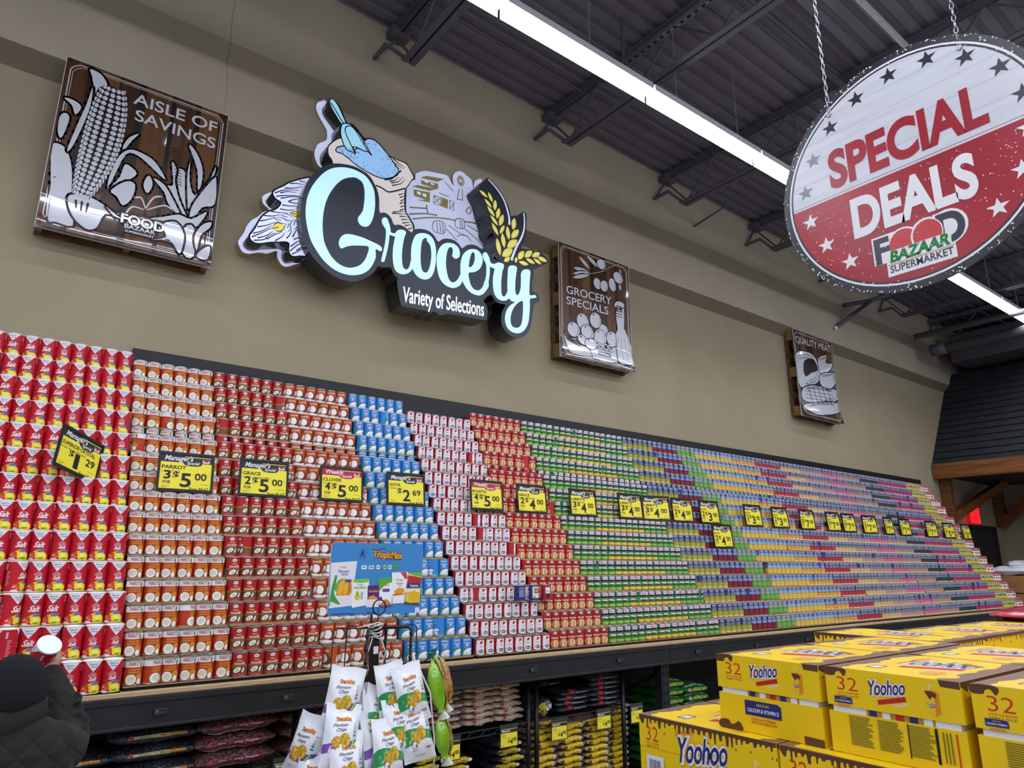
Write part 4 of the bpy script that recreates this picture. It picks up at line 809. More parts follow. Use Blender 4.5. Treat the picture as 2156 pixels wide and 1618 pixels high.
art = [(poly(Pp('sack_fill')), cream), (poly(Pp('sugar')), sugarc), (sum((stroke([a, c], .010) for a, c in zip(Pp('sugar'), Pp('sugar')[1:])), []), inkd), (poly(Pp('scoop_handle')), bowlc), (stroke(pairs(TR['handle_inner']), .010), inkd), (poly(Pp('scoop_bowl')), bowlc)]
sb = Pp('scoop_bowl'); art += [(sum((stroke([a, c], .010) for a, c in zip(sb, sb[1:]+sb[:1])), []), inkd), (stroke(spline(pairs(TR['scoop_inner']), 4, False), .009), inkd)]
for k, h in enumerate(TR['sack_hatch']): art.append((stroke(pairs(h), .011, .003), inkd))
for k in ('rim_one', 'rim_two'): art.append((stroke(spline(pairs(TR[k]), 4, False), .013), inkd))
sg_ = Pp('sugar'); sx = [p[0] for p in sg_]; sz = [p[1] for p in sg_]; rnd = random.Random(3); dots = []
cx0, cz0 = sum(sx)/len(sx), sum(sz)/len(sz)
for k in range(150):
    p = rnd.choice(sg_); f_ = 1-rnd.random()**2*.45-.06; dots += ell(cx0+(p[0]-cx0)*f_+rnd.uniform(-.02, .02), cz0+(p[1]-cz0)*f_+rnd.uniform(-.02, .02)*0, .0035, n=5)
art.append((dots, inkd))
layer('scoop_and_sack', [Pp('sack')], -.25, .15, inkd, blackside, art)
art = [(poly(Pp('leaf_outline')), leafc)]; lo = Pp('leaf_outline'); art.append((sum((stroke([a, c], .012) for a, c in zip(lo, lo[1:])), []), inkd))
art += [(stroke(spline(pairs(v), 4, False), .010, .004), inkd) for v in TR['leaf_veins']]
for k in range(0, len(TR['leaf_kernels']), 5):
    a = [v*.001 for v in TR['leaf_kernels'][k:k+5]]; art += [(leaf(*a[:4], a[4]*1.55), inkd), (leaf(*a[:4], a[4]*1.2), gold if k in (10, 15, 30) else leafc), (stroke([a[:2], [(a[0]+a[2])/2, (a[1]+a[3])/2]], .006), inkd)]
layer('leaf_illustration', [lo], -.25, .15, leafc, blackside, art)
art = []
for k in range(0, len(TR['kernels']), 5):
    a = [v*.001 for v in TR['kernels'][k:k+5]]; art += [(leaf(*a[:4], a[4]*1.05), gold), (leaf(a[0]*.8+a[2]*.2, a[1]*.8+a[3]*.2, a[0]*.15+a[2]*.85, a[1]*.15+a[3]*.85, a[4]*.6), goldin)]
for k, w_ in (('stem_one', .022), ('stem_two', .026)): art.append((stroke(spline(pairs(TR[k]), 4, False), w_*.5, w_), leafc))
layer('wheat_ears', [Pp('wheat_plate')], -.325, .195, navy, blackside, art)
pl_ = layer('lettering_plate', [Pp('plate')], -.33, .2, navy, blackside)
for nm, o_, h_o in (('letter_g', 'letter_big', None), ('letter_r', 'letter_ar', None), ('letter_o', 'letter_oh', 'hole_oh'), ('letter_c', 'letter_see', None), ('letter_e', 'letter_ee', 'hole_ee'), ('letter_r', 'letter_ar_two', None), ('letter_y', 'letter_why', 'hole_why')):
    b = MB(); b.prism(Pp(o_), lambda x, z, d: (x, d+.07, z), -.329, -.336, cyan, cyan, holes=[Pp(h_o)] if h_o else ()); b.build(nm, pl_)
v = pairs(TR['small_line'])
b = MB(); lay(b, [(txt('Variety of Selections', v[0][0], v[1][0], v[0][1], .135, .012, 0, v[1][1]-v[0][1]), lit('e4f6ff', .95))], at(-.332), .00006); b.build('small_lettering', pl_)

# ================================================================ round hanging sign
t = thing('hanging_sign', 'round SPECIAL DEALS sign in red and white hung from the ceiling on chains', 'hanging sign', (3.28, -3.77, 3.56))
f = lambda u, v_, d: (-d, -u, v_)
R_ = .622; b = MB(); rnd = random.Random(5); ring_ = [(math.cos(2*PI*k/96)*R_, math.sin(2*PI*k/96)*R_) for k in range(96)]
b.prism(ring_, f, -.012, 0, flat('2a2a32', .35), flat('3a3a42'))
b.tris(poly(ring_), flat('d8d8dc'), lambda u, v_: (.0121, u, v_)) ; red = mat('sign_red', 'a81c2e', .3, noise=(2, '96182a', .3, .7)); wht = mat('sign_white', 'd4d6de', .3, noise=(3, 'c6c8d2', .35, .7, (1, 1, 9))); dk = flat('2b2b35', .3)
A = [(ell(0, 0, .588, n=72), WHITE), (ell(0, 0, .578, n=72), dk), (ell(0, 0, .568, n=72), wht), (clip(ell(0, 0, .568, n=72), -.57, -.012, 1), red)]
for v_ in (.455, .34, .235, .12, .0, -.13, -.26): A.append((rect(-math.sqrt(.565**2-v_**2), v_, math.sqrt(.565**2-v_**2), v_+.0025), flat('a9abb4' if v_ > 0 else '8a1626', .4)))
def star(x, y, r, rot=PI/2): P = [(x+(r if k % 2 == 0 else r*.4)*math.cos(rot+PI*k/5), y+(r if k % 2 == 0 else r*.4)*math.sin(rot+PI*k/5)) for k in range(10)]; return poly(P)
for i, (x, y) in enumerate(pairs(TR['dark_stars'])): A.append((star(x, y, .046), dk if i < 7 else flat('8d8f99')))
for x, y in pairs(TR['white_stars']): A.append((star(x, y, .046), WHITE))
A += [(txt('SPECIAL', -.352, .374, .045, .205, .04, .0), red), (txt('DEALS', -.268, .290, -.268, .205, .04), WHITE)]
A += [([T for T in rect(-.134, -.53, .164, -.405)], WHITE), (rect(-.19, -.455, -.06, -.31), WHITE), (ell(-.046, -.385, .075, .082), WHITE), (ell(.056, -.378, .075, .082), WHITE), (rect(.09, -.46, .15, -.298), WHITE), (ell(.145, -.378, .082, .086), WHITE)]
A += [(txt('F', -.182, -.11, -.447, .127, .04), dk), (txt('D', .10, .214, -.447, .14, .045), dk), (ell(-.046, -.385, .066, .073), flat('c02a34', .3)), (ell(.056, -.378, .070, .077), WHITE), (ell(.058, -.378, .063, .071), flat('c02a34', .3)), (rect(-.12, -.465, .15, -.403), WHITE), (txt('BAZAAR', -.118, .146, -.46, .055, .05, .15), flat('1f7a3a')), (txt('SUPERMARKET', -.122, .152, -.512, .036, .02), dk), (rect(-.13, -.473, .158, -.470), flat('c05a60'))]
spk = []
for k in range(320):
    a, r = rnd.uniform(0, 2*PI), R_*rnd.uniform(.985, 1.002)-rnd.random()**3*.05; s_ = rnd.uniform(.002, .007); spk += ell(r*math.cos(a), r*math.sin(a), s_, s_*.6, rnd.random()*3, 5)
for k in range(360):
    a, r = rnd.uniform(PI, 2*PI), .55*math.sqrt(rnd.random()); x, y = r*math.cos(a), r*math.sin(a)-.02
    if y > -.03 or rnd.random() > .35+abs(x): continue
    s_ = rnd.uniform(.0015, .0045); spk += ell(x, y, s_, s_*.7, rnd.random()*3, 5)
A.append((spk, WHITE)); lay(b, A, f); b.build('round_panel', t)
for u in (-.313, .313):
    b = MB(); b.tube([(0-.001, -u, .462), (-.008, -u, .462)], .012, chainm, 10); b.build('eyelet', t)
    chain((0, -u, .475), (0, -u, zc(3.28)-3.56), .0055, t, 'hanging_chain')
# ================================================================ wire shelving and bags under the deck
wire = mat('black_wire', '17181c', .35, metal=.4)
def wire_unit(x0, x1, label):
    y0, y1 = -1.10, -.42
    t = thing('wire_shelving', label, 'wire shelving', (x0, y0, 0), 0, 'black wire shelving under the deck')
    W_, D_ = x1-x0, y1-y0
    for x in (.02, W_-.02):
        for y in (.0, D_): b = MB(); b.tube([(x, y, 0), (x, y, .965)], .016, wire, 10); b.build('post', t, smooth=True)
    for z in (.22, .705):
        b = MB()
        for y in (0, D_):
            for dz in (0, -.035): b.tube([(0, y, z+dz), (W_, y, z+dz)], .0045, wire, 6)
            n = int(W_/.05); b.tube([(W_*k/n, y, z-(.035 if k % 2 else 0)) for k in range(n+1)], .0032, wire, 5)
        for x in (0, W_): b.tube([(x, 0, z), (x, D_, z)], .0045, wire, 6)
        k = .03
        while k < W_: b.tube([(k, 0, z+.003), (k, D_, z+.003)], .0022, wire, 4); k += .035
        b.build('wire_shelf', t)
    b = MB(); b.box((.03, D_+.02, .05), (W_-.03, D_+.026, .95), mat('black_shade_sheet', '0f1013', .8)); b.build('shade_sheet', t)  # added black sheet standing in for the shade behind the bags
wire_unit(.28, 1.55, 'black wire shelving holding the black and dark red bean bags')
wire_unit(1.75, 3.13, 'black wire shelving holding the pale pinto bean bags')
wire_unit(3.16, 4.02, 'black wire shelving holding the black bags, beside the rack upright')
b = MB(); b.box((4.5, -.335, .02), (12.1, -.33, .96), MATS['black_shade_sheet']); rp(b, 'lower_shade_sheet')  # added sheet too, its black is the shade under the deck

def bag_kind(name, cat, w_, d, h, film, art, seed, lump=.004, label_mat=None):
    rnd = random.Random(seed); ph = [rnd.uniform(0, 6.3) for _ in range(6)]
    def P(u, th, off=0):                           # u -1..1 along the bag, th angle round it (0 = front)
        e = 1-abs(u)**3.2; tk = max(.02, e)**.55
        wob = lump*(math.sin(u*7+ph[0])+math.sin(th*3+u*5+ph[1])+.6*math.sin(u*17+th*5+ph[2]))
        c, s_ = math.cos(th), math.sin(th); k = 3; rr = 1/((abs(c)**k+abs(s_)**k)**(1/k))
        ry, rz = d/2*(.90+.10*tk), h/2*tk+.002
        return (u*w_/2*(1+.01*math.sin(th*2+ph[3])), -c*rr*(ry+wob*.5+off), h/2+s_*rr*(rz+wob*tk+off)-.0*h)
    b = MB(); nu, nt = 18, 18
    vs = [P(-1+2*i/nu, 2*PI*k/nt) for i in range(nu+1) for k in range(nt)]
    b.add(vs, [(i*nt+k, i*nt+(k+1) % nt, (i+1)*nt+(k+1) % nt, (i+1)*nt+k) for i in range(nu) for k in range(nt)], film)
    for i in (0, nu): b.add([vs[i*nt+k] for k in range(nt)], [tuple(range(nt)) if i else tuple(range(nt))[::-1]], film)
    for sgn_ in (-1, 1):                           # crimped ends
        x = sgn_*w_/2; b.add([(x, -d*.42, h/2-.002), (x, d*.42, h/2-.002), (x+sgn_*.018, d*.38, h/2+.003*sgn_), (x+sgn_*.018, -d*.38, h/2-.004)], [(0,1,2,3)], film)
    me = [b.mesh(name, True)]
    c = MB()
    for L_, (T, m) in enumerate(art):
        T = [q for k in range(-10, 10) for q in clip(T, k*w_/18, (k+1)*w_/18)]; T = [q for k in range(-8, 8) for q in clip(T, k*h/8, (k+1)*h/8, 1)]
        c.tris(T, m, lambda x, z, L_=L_: P(x/(w_/2), z/h*1.9, .0008+.00006*L_))
    me.append(c.mesh('printed_label')); return dict(name=name, cat=cat, me=me, h=h, src=None)
def put_bag(K, loc, rz, label, group, rx=0, ry=0):
    if K['src'] is None:
        K['src'] = o = link(K['name'], K['me'][0]); tag(o, label, K['cat'], group); link('printed_label', K['me'][1], o)
    else: o = clone(K['src'], loc, 0, label, group)
    o.location = loc; o.rotation_euler = (rx, ry, rz); return o
def beanfilm(name, c, c2, sc, s_=.6, rough=.22): return mat(name, c, rough, noise=(sc, c2, .42, .6), bump=(sc*1.1, s_, 'voronoi'), coat=.4)
f_red = beanfilm('cranberry_beans_film', '4a2a26', '8a6258', 75); f_blk = beanfilm('black_beans_film', '1c1e26', '3c404c', 90, .5); f_pin = beanfilm('pinto_beans_film', 'b89c80', 'e6d2b8', 110); f_spk = beanfilm('speckled_beans_film', '80605a', 'd0b4a8', 110); f_ylw = beanfilm('pink_beans_film', '8a6a5a', 'b89a88', 110)
f_dark = mat('black_poly_film', '2c2e36', .18, coat=.8, bump=(26, .9)); f_grn = mat('green_woven_bag', '1d6a30', .4, bump=(20, .3), noise=(5, '2f8a3c', .4, .62))
mag, ora = flat('8a1e50', .3), flat('d88a28', .3)
strip = lambda w_, h, c, t, tc: [(rect(-w_*.30, -h*.06, w_*.34, h*.10), c), (ell(-w_*.27, h*.02, w_*.035, h*.10), flat('c02a34', .3)), (txt(t, -w_*.20, w_*.28, -h*.03, h*.10, .03), tc)]
B1 = bag_kind('black_bean_bag', 'bean bag', .40, .42, .085, f_blk, strip(.40, .085, flat('d8cba0', .3), 'Black Beans', flat('a07828')) + [(rect(.06, -.005, .136, .0085), ora), (ell(-.05, .065, .06, .012), flat('b07820', .3))], 1)
B2 = bag_kind('cranberry_bean_bag', 'bean bag', .42, .42, .085, f_red, strip(.42, .085, mag, 'Cranberry Beans', flat('e6c8d8')) + [(rect(-.15, -.032, .17, -.022), flat('c8c4c8', .3)), (rect(-.19, -.016, .2, -.011), flat('7a1830', .3))], 2, .005)
B3 = bag_kind('pinto_bean_bag', 'bean bag', .235, .34, .042, f_pin, [(ell(-.045, .009, .014, .007), flat('c8303c', .3)), (rect(-.10, -.015, .10, -.006), flat('e6e2d8', .3))], 3)
B4 = bag_kind('speckled_bean_bag', 'bean bag', .225, .34, .042, f_spk, [(ell(-.055, .008, .015, .012), flat('b82a3c', .3)), (rect(-.03, -.004, .085, .008), flat('d8ccc8', .3)), (txt('BEANS', -.02, .07, -.003, .008), flat('6a3040'))], 4)
B5 = bag_kind('yellow_label_bean_bag', 'bean bag', .232, .34, .045, f_ylw, [(rect(-.105, -.014, .085, .016), flat('d8bc20', .3)), (txt('Pinto Beans', -.055, .06, -.008, .015, .02, .2), flat('a86a18')), (rect(-.10, -.006, -.07, .010), flat('20264a', .3)), (rect(.07, -.012, .098, .014), flat('dfe2ea', .3)), (ell(.084, .002, .007), flat('20264a', .3))], 5)
B6 = bag_kind('dark_yellow_label_bag', 'bean bag', .215, .34, .045, f_dark, [(rect(-.085, -.015, .075, .015), flat('c8b020', .3)), (txt('BLACK BEANS', -.06, .05, -.006, .012, .02), flat('5a4a10')), (rect(.065, -.012, .092, .012), flat('dfe2ea', .3)), (rect(-.09, -.005, -.066, .009), flat('20264a', .3))], 6)
B7 = bag_kind('black_film_bag', 'bag', .31, .42, .041, f_dark, [(ell(-.055, .006, .018, .010), flat('b83040', .3)), (rect(-.02, -.002, .09, .004), flat('8a8e98', .3)), (rect(-.13, -.016, .13, -.011), flat('9a9ea8', .3))], 7)  # pale grey strips paint highlights on the black film
B8 = bag_kind('jasmine_rice_bag', 'rice bag', .285, .40, .068, f_grn, [(rect(-.12, -.02, .12, .02), flat('1c5a28', .3)), (txt('JASMINE RICE', -.07, .115, -.011, .022, .03), flat('d8d850')), (ell(-.098, .0, .018, .015), flat('e8b8b0', .3)), (rect(-.12, .026, .11, .03), flat('d8dcd0', .3))], 8, .003)
B9 = bag_kind('crumpled_yellow_bag', 'bag', .17, .2, .10, f_dark, [(rect(-.08, -.03, .02, .03), flat('c8bc28', .3)), (rect(.03, -.02, .07, .02), flat('dfe2ea', .3)), (txt('RICE', -.06, .0, -.02, .02), flat('4a4a18'))], 9, .018)
def stack(K, x, z0, n, desc, group, y=-.86, tilt=.05, dz=1.0):
    for k in range(n):
        w_ = 'lowest' if k == 0 else ('topmost' if k == n-1 else ORD[k+1]+' from the bottom'); w_ = w_ if n > 1 else 'single'
        put_bag(K, (x+random.uniform(-.012, .012), y+random.uniform(-.012, .012), z0+K['h']*.93*dz*k), random.uniform(-tilt, tilt), '%s, %s' % (desc, w_), group)
ZS = .712
stack(B1, .50, ZS, 2, 'black bean bag nearest the shopper', 'black bean bags on the wire shelf')
stack(B1, .865, ZS, 3, 'black bean bag beside the dark red bags', 'black bean bags on the wire shelf')
stack(B2, 1.235, ZS, 3, 'dark red bean bag beside the black bags', 'dark red bean bags on the wire shelf')
stack(B2, 2.0-.30, ZS, 3, 'dark red bean bag behind the white chip bags', 'dark red bean bags on the wire shelf', dz=.95)
for k, (x, z, rz, ry) in enumerate([(1.02, ZS+.235, .25, -.08), (1.62, ZS+.235, -.2, .06)]): put_bag(B2, (x+.06, -.84, z+.02), rz, 'dark red bean bag thrown loosely on top, ' + ('over the black bags' if k == 0 else 'behind the snack stand'), 'dark red bean bags on the wire shelf', 0, ry)
for x, n, K, d in ((2.06, 5, B4, 'speckled bean bag stack hidden by the green snack bags'), (2.30, 6, B4, 'speckled bean bag in the stack by the green snack bags'), (2.535, 6, B4, 'speckled bean bag beside the pale stacks'), (2.775, 7, B3, 'pale pinto bag in the middle stack'), (3.005, 7, B3, 'pale pinto bag against the shelf post')):
    stack(K, x, ZS, n, d, 'pinto and speckled bean bags on the wire shelf')
for k, (x, ry) in enumerate([(2.72, .25), (2.97, -.2)]): put_bag(B3, (x, -.86, ZS+.276), .3-.5*k, 'crumpled pale pinto bag on top of the %s stack' % ('middle' if k == 0 else 'post side'), 'pinto and speckled bean bags on the wire shelf', .15, ry*.4)
put_bag(B9, (3.26, -.96, ZS), .3, 'crumpled black and yellow bag slumped alone on the shelf by the post', 'loose bags')
for x, n, d in ((3.585, 4, 'glossy black bag in the nearer stack'), (3.885, 6, 'glossy black bag in the taller stack')): stack(B7, x, ZS, n, d, 'glossy black bags on the wire shelf', y=-.84, tilt=.06, dz=.9)
for k in range(2): put_bag(B7, (3.45+.34*k, -.70, ZS+(.15 if k == 0 else .225)), .1, 'glossy black bag lying flat at the back, ' + ('over the nearer stack' if k == 0 else 'over the taller stack'), 'glossy black bags on the wire shelf')
Z2 = .226
for x, n, K, d in ((2.36, 9, B6, 'dark bag with yellow label by the snack stand'), (2.60, 8, B6, 'dark bag with yellow label, inner stack'), (2.99, 9, B6, 'dark bag with yellow label against the shelf post'),
                   (3.29, 11, B5, 'yellow labelled bean bag against the post'), (3.53, 10, B5, 'yellow labelled bean bag, second stack from the post'), (3.77, 10, B5, 'yellow labelled bean bag, third stack from the post')):
    stack(K, x, Z2, n, d, 'yellow labelled bags on the low shelf', y=-.90)
for x, n, d, yy in ((4.11+.12, 9, 'yellow labelled bean bag beside the rack upright', -.62),):
    pl_ = None
b = MB(); b.box((4.06, -.98, .02), (4.34, -.45, .14), pallet_m); b.box((4.06, -.98, .14), (4.34, -.45, .17), pallet_m); tag(b.build('floor_riser', bevel=.004), 'low wooden riser between the wire shelving and the rack upright', 'riser')
stack(B5, 4.20, .17, 11, 'yellow labelled bean bag beside the rack upright', 'yellow labelled bags on the low shelf', y=-.70)
put_bag(B4, (4.20, -.72, .17+11*.0419+.002), .3, 'speckled bean bag lying across the top beside the rack upright', 'pinto and speckled bean bags on the wire shelf', 0, .1)
t = thing('wood_pallet', 'low wooden pallet under the jasmine rice bags', 'pallet', (4.5, -1.1, 0))
for k in range(5): b = MB(); b.box((.0, .14*k, .10), (.72, .14*k+.1, .12), pallet_m); b.build('slat', t)
for x in (.0, .33, .66): b = MB(); b.box((x, 0, 0), (x+.06, .66, .10), pallet_m); b.build('stringer', t)
for x, n, d in ((4.66, 11, 'green jasmine rice bag beside the rack upright'), (4.965, 10, 'green jasmine rice bag behind the yellow cartons')): stack(B8, x, .12, n, d, 'green jasmine rice bags', y=-.83, tilt=.05)
# price tickets clipped to the wire shelves
for k, (x, z, w_, lb) in enumerate([(1.488, .655, .125, 'beside the white chip bags'), (2.495, .62, .13, 'beside the green snack bags'), (2.935, .635, .13, 'under the pale pinto bags'), (3.36, .62, .13, 'over the yellow bags by the post'), (3.78, .635, .13, 'under the glossy black bags'), (4.12, .635, .12, 'nearest the yellow cartons')]):
    t = thing('shelf_ticket', 'yellow shelf price ticket %s' % lb, 'price ticket', (x, -1.122, z), 0, 'yellow price tickets on the wire shelves')
    b = MB(); b.box((-w_/2-.006, 0, -.05), (w_/2+.006, .004, .085), mat('clear_ticket_holder', '3a3b40', .25)); b.build('holder', t)
    b = MB(); A = [(rect(-w_/2, -.045, w_/2, .06), YEL), (rect(-w_/2, .035, w_/2, .06), flat('2a2a30')), (rect(-w_/2, .055, w_/2, .058), YEL), (txt("Manager's", -w_*.45, w_*.05, .041, .012, .03, .25), WHITE), (txt('GOYA', -w_*.45, -w_*.2, .015, .010, .02), flat('5a5418')), (rect(-w_*.45, .005, w_*.1, .007), flat('7a7428')),
        (txt('2$', -w_*.1, w_*.06, -.022, .018, .02), BLACK), (txt('4', w_*.08, w_*.22, -.034, .034, .03), BLACK), (txt('00', w_*.24, w_*.46, -.016, .020, .03), BLACK), (rect(-w_*.45, -.04, -w_*.25, -.038), flat('7a7428'))]
    lay(b, A, lambda u, v, d: (u, -.0005-d, v)); b.build('ticket', t)

# ================================================================ cartons of chocolate drink
yel = mat('carton_yellow', 'f0ca10', .42, noise=(2, 'e8c20c', .35, .7)); yin = flat('c8a010', .5); brn = flat('5b3a2a', .42); brn2 = flat('7a5a4c', .42); redp = flat('c8381c', .4); blu = flat('2a2c72', .4); orn = flat('e0a020', .4); wh = flat('e4e4ea', .4)
def logo_y(cx, cy, w_, small=True):
    h = w_*.38; A = []
    if not small: A.append((txt('Shake It!', cx-w_*.5, cx-w_*.12, cy+h*.98, h*.28, 0, .2, .016), redp))
    A += [(mv(txt('Yoohoo', -w_/2, w_/2, 0, h, .12, .15, w_*.13), cx, cy), orn), (mv(txt('Yoohoo', -w_/2, w_/2, 0, h, .085, .15, w_*.13), cx, cy), wh), (mv(txt('Yoohoo', -w_/2, w_/2, 0, h, .02, .15, w_*.13), cx, cy), blu)]
    A += [(poly([(cx-w_*.22, cy-h*.55), (cx+w_*.52, cy-h*.1), (cx+w_*.5, cy+h*.22), (cx-w_*.24, cy-h*.25)]), flat('b8241c')), (txt('Chocolate', cx+w_*.15, cx+w_*.55, cy-h*.65, h*.28, 0, .2, .012), wh)]
    return A
def drink(cx, cy, s_):
    return [(stroke([(cx-.1*s_, cy+.75*s_), (cx-.1*s_, cy+1.15*s_), (cx+.15*s_, cy+1.0*s_)], .07*s_), wh), (poly([(cx-.35*s_, cy+.6*s_), (cx+.1*s_, cy+.75*s_), (cx+.5*s_, cy+.6*s_), (cx+.5*s_, cy-.75*s_), (cx+.15*s_, cy-1.0*s_), (cx-.3*s_, cy-.7*s_)]), flat('d88818')), (poly([(cx-.35*s_, cy+.6*s_), (cx+.2*s_, cy+.5*s_), (cx+.15*s_, cy-1.0*s_), (cx-.3*s_, cy-.7*s_)]), flat('e8c018')), (poly(spline([(cx-.4*s_, cy+.65*s_), (cx+.3*s_, cy+.55*s_), (cx+.25*s_, cy+.2*s_), (cx+.05*s_, cy+.3*s_), (cx-.1*s_, cy+.1*s_), (cx-.25*s_, cy+.3*s_)], 3)), flat('6a2a14'))] + logo_y(cx-.08*s_, cy-.35*s_, .55*s_)
def drip(x0, x1, yt, dep, seed, col=None, band=.012):
    rnd = random.Random(seed); P = [(x0, yt), (x1, yt)]; x = x1; Q = []
    while x > x0+.03:
        d = rnd.choice((.25, .45, .6, .8, 1))*dep; w_ = rnd.uniform(.004, .008); g_ = rnd.uniform(.005, .013)
        Q += [(x, yt-band), (x-g_, yt-band-rnd.uniform(0, .1)*dep), (x-g_-w_*.4, yt-band-d*.9), (x-g_-w_, yt-band-d), (x-g_-w_*1.6, yt-band-d*.85)]; x -= g_+w_*2
    R = [P[1]]+spline(Q+[(x0, yt-band)], 4, False)+[P[0]]; T = [(poly(R), col or brn)]
    T.append((sum((ell(rnd.uniform(x0, x1), yt-band-dep*rnd.uniform(.9, 1.25), .0022, .0045, n=8) for _ in range(int((x1-x0)/.06))), []), col or brn)); return T
def carton(kind, W_, D_, H_, name='drink_carton'):
    """face at local x=0 looking -x, width W_ runs to -y, depth D_ to +x"""
    b_me = []; S_ = .55*H_; g_ = .016 if kind != 'long' else .0012
    lo, li = MB(), MB()
    lo.box((0, -W_, 0), (D_, 0, S_-g_), yel); li.box((-.001, -W_-.001, S_), (D_+.001, .001, H_), yel)
    f = lambda u, v, d: (-.001-d, -u, v)
    A, B = [], []
    if kind == 'long':
        B += drip(.0, W_, H_, .028, 4) + [(txt('32', W_*.055, W_*.155, H_-.078, .048, -.005), redp), (txt('6.5 FL OZ BOXES', W_*.055, W_*.16, H_-.088, .006), redp), (txt('FAMILY PACK', W_*.055, W_*.16, H_-.097, .006), flat('8a6a20'))]
        lg = logo_y(W_*.48, .098, .20, False); B += [(clip(T, S_, H_, 1), m) for T, m in lg]; A += [(clip(T, 0, S_-g_, 1), m) for T, m in lg]
        dr = drink(W_*.87, .10, .052); B += [(clip(T, S_, H_, 1), m) for T, m in dr]; A += [(clip(T, 0, S_-g_, 1), m) for T, m in dr]
        A += [(rect(W_*.06, .02, W_*.20, S_-.022), wh)] + [(rect(W_*.08+W_*.0105*k, .026, W_*.08+W_*.0105*k+W_*(.003, .006, .0045)[k % 3], S_-.034), flat('4a4a58')) for k in range(10)]
    else:
        B += [(poly(spline([(.0, H_), (.055, H_), (.06, H_-.012), (.052, H_-.02), (.042, H_-.008), (.03, H_-.012), (.026, H_-.02), (.0, H_-.02)], 3)), brn), (poly([(W_-.05, H_), (W_, H_), (W_, H_-.018), (W_-.046, H_-.016)]), brn)]
        B += [(txt('32', W_*.09, W_*.255, S_+.042, .036, -.006), redp), (txt('6.5 FL OZ BOXES', W_*.09, W_*.26, S_+.033, .005), redp), (txt('FAMILY PACK', W_*.09, W_*.26, S_+.025, .005), flat('8a6a20'))]
        B += [(txt('Shake It!', W_*.39, W_*.5, S_+.066, .007, 0, .2, .003), orn)] + logo_y(W_*.47, S_+.038, .10) + drink(W_*.80, S_+.045, .036)
        rb = lambda x0, y0, k: [(poly([(x0, y0), (x0+.125*k, y0), (x0+.125*k, y0+.034*k), (x0+.115*k, y0+.042*k), (x0, y0+.042*k)]), blu), (txt('RICH IN', x0+.042*k, x0+.083*k, y0+.028*k, .007*k), flat('d8c040')), (txt('CALCIUM & VITAMIN D', x0+.008*k, x0+.117*k, y0+.010*k, .011*k, .02), wh), (txt('Good Source of Vitamins', x0+.02*k, x0+.105*k, y0-.012*k, .007*k), redp), (txt('99% Fat & Caffeine Free', x0+.02*k, x0+.107*k, y0-.022*k, .007*k), redp)]
        if kind == 'end': A += rb(W_*.27, S_*.42, 1) + [(poly(spline([(0, 0), (.0, .022), (.03, .026), (.04, .014), (.055, .018), (.07, .026), (.08, .0)], 3)), brn), (poly([(W_-.06, 0), (W_, 0), (W_, .02), (W_-.062, .022)]), brn)]
        else:
            B += rb(W_*.06, S_+.008, .40); T = []; rnd = random.Random(9); ol = flat('7c7422', .4)
            for blk_ in range(3):
                x0 = W_*(.16+.22*blk_)
                for q in range(15):
                    yy = S_*.80-q*S_*.042; w2 = W_*.19*rnd.uniform(.75, 1); T += rect(x0, yy, x0+w2, yy+S_*.022)
            A += [(T, ol), (rect(W_*.60, S_*.16, W_*.608, S_*.84), BLACK), (rect(W_*.79, S_*.16, W_*.81, S_*.84), BLACK)] + [(rect(W_*(.84+.025*k), S_*.2, W_*(.85+.025*k), S_*.8), ol) for k in range(3)] + [(rect(W_*.93, S_*.15, W_*.94, S_*.8), redp)]
    side = lambda s_: (lambda u, v, d: (u, (.0012+d) if s_ > 0 else -W_-.0012-d, v))
    for s_ in (1, -1):                             # flank print
        lay(li, drip(0, D_, H_, .022, 11), side(s_))
    lay(lo, A, f, .0003); lay(li, B, f)
    top = lambda u, v, d: (v, -u, H_+d); bw = .048
    T = [(rect(0, 0, W_, D_), brn2)]; rnd = random.Random(2); P = []
    for a, c, n in (((bw, .01), (W_-bw, .01), 1), ((W_-bw, .0), (W_-bw, D_), 16), ((W_-bw, D_-.01), (bw, D_-.01), 1), ((bw, D_), (bw, 0), 16)):
        for k in range(n): q = k/n; o = rnd.uniform(-.02, .012) if n > 1 else 0; P.append((a[0]+(c[0]-a[0])*q+o*(1 if a[0] > W_/2 else -1)*-1, a[1]+(c[1]-a[1])*q))
    T += [(poly(P), yel)]
    lg = logo_y(0, 0, .17); T += [([[(W_*.5+x*1.15, D_*.47+y*2.2) for x, y in q] for q in t_], m) for t_, m in lg]
    T += [(mv(t_, W_*.26, D_*.24), m) for t_, m in rect_art] + [(poly([(W_*.62, D_*.74), (W_*.80, D_*.66), (W_*.82, D_*.72), (W_*.64, D_*.8)]), flat('a85a20')), (ell(W_*.7, D_*.22, .03, .045), orn), (ell(W_*.3, D_*.78, .02, .05), orn)]
    lay(li, T, top)
    inn = MB(); inn.box((.003, -W_+.012, S_-g_-.001), (D_-.012, -.012, S_+.001), wh); zz = lambda u, v, d: (.0028-d, -u, v)
    if g_ > .002: lay(inn, [(rect(W_*.3, S_-g_, W_*.8, S_), flat('b08a2a'))] + [(rect(W_*(.32+.1*k), S_-g_, W_*(.38+.1*k), S_), (blu, wh, flat('b8241c'))[k % 3]) for k in range(5)], zz)
    return [('drink_carton', lo.mesh(name)), ('lid', li.mesh('lid')), ('drink_boxes', inn.mesh('drink_boxes'))]
rect_art = [(rect(-.02, -.03, .02, .03), blu), (rect(-.015, -.02, .015, .02), wh)]
CK = {}
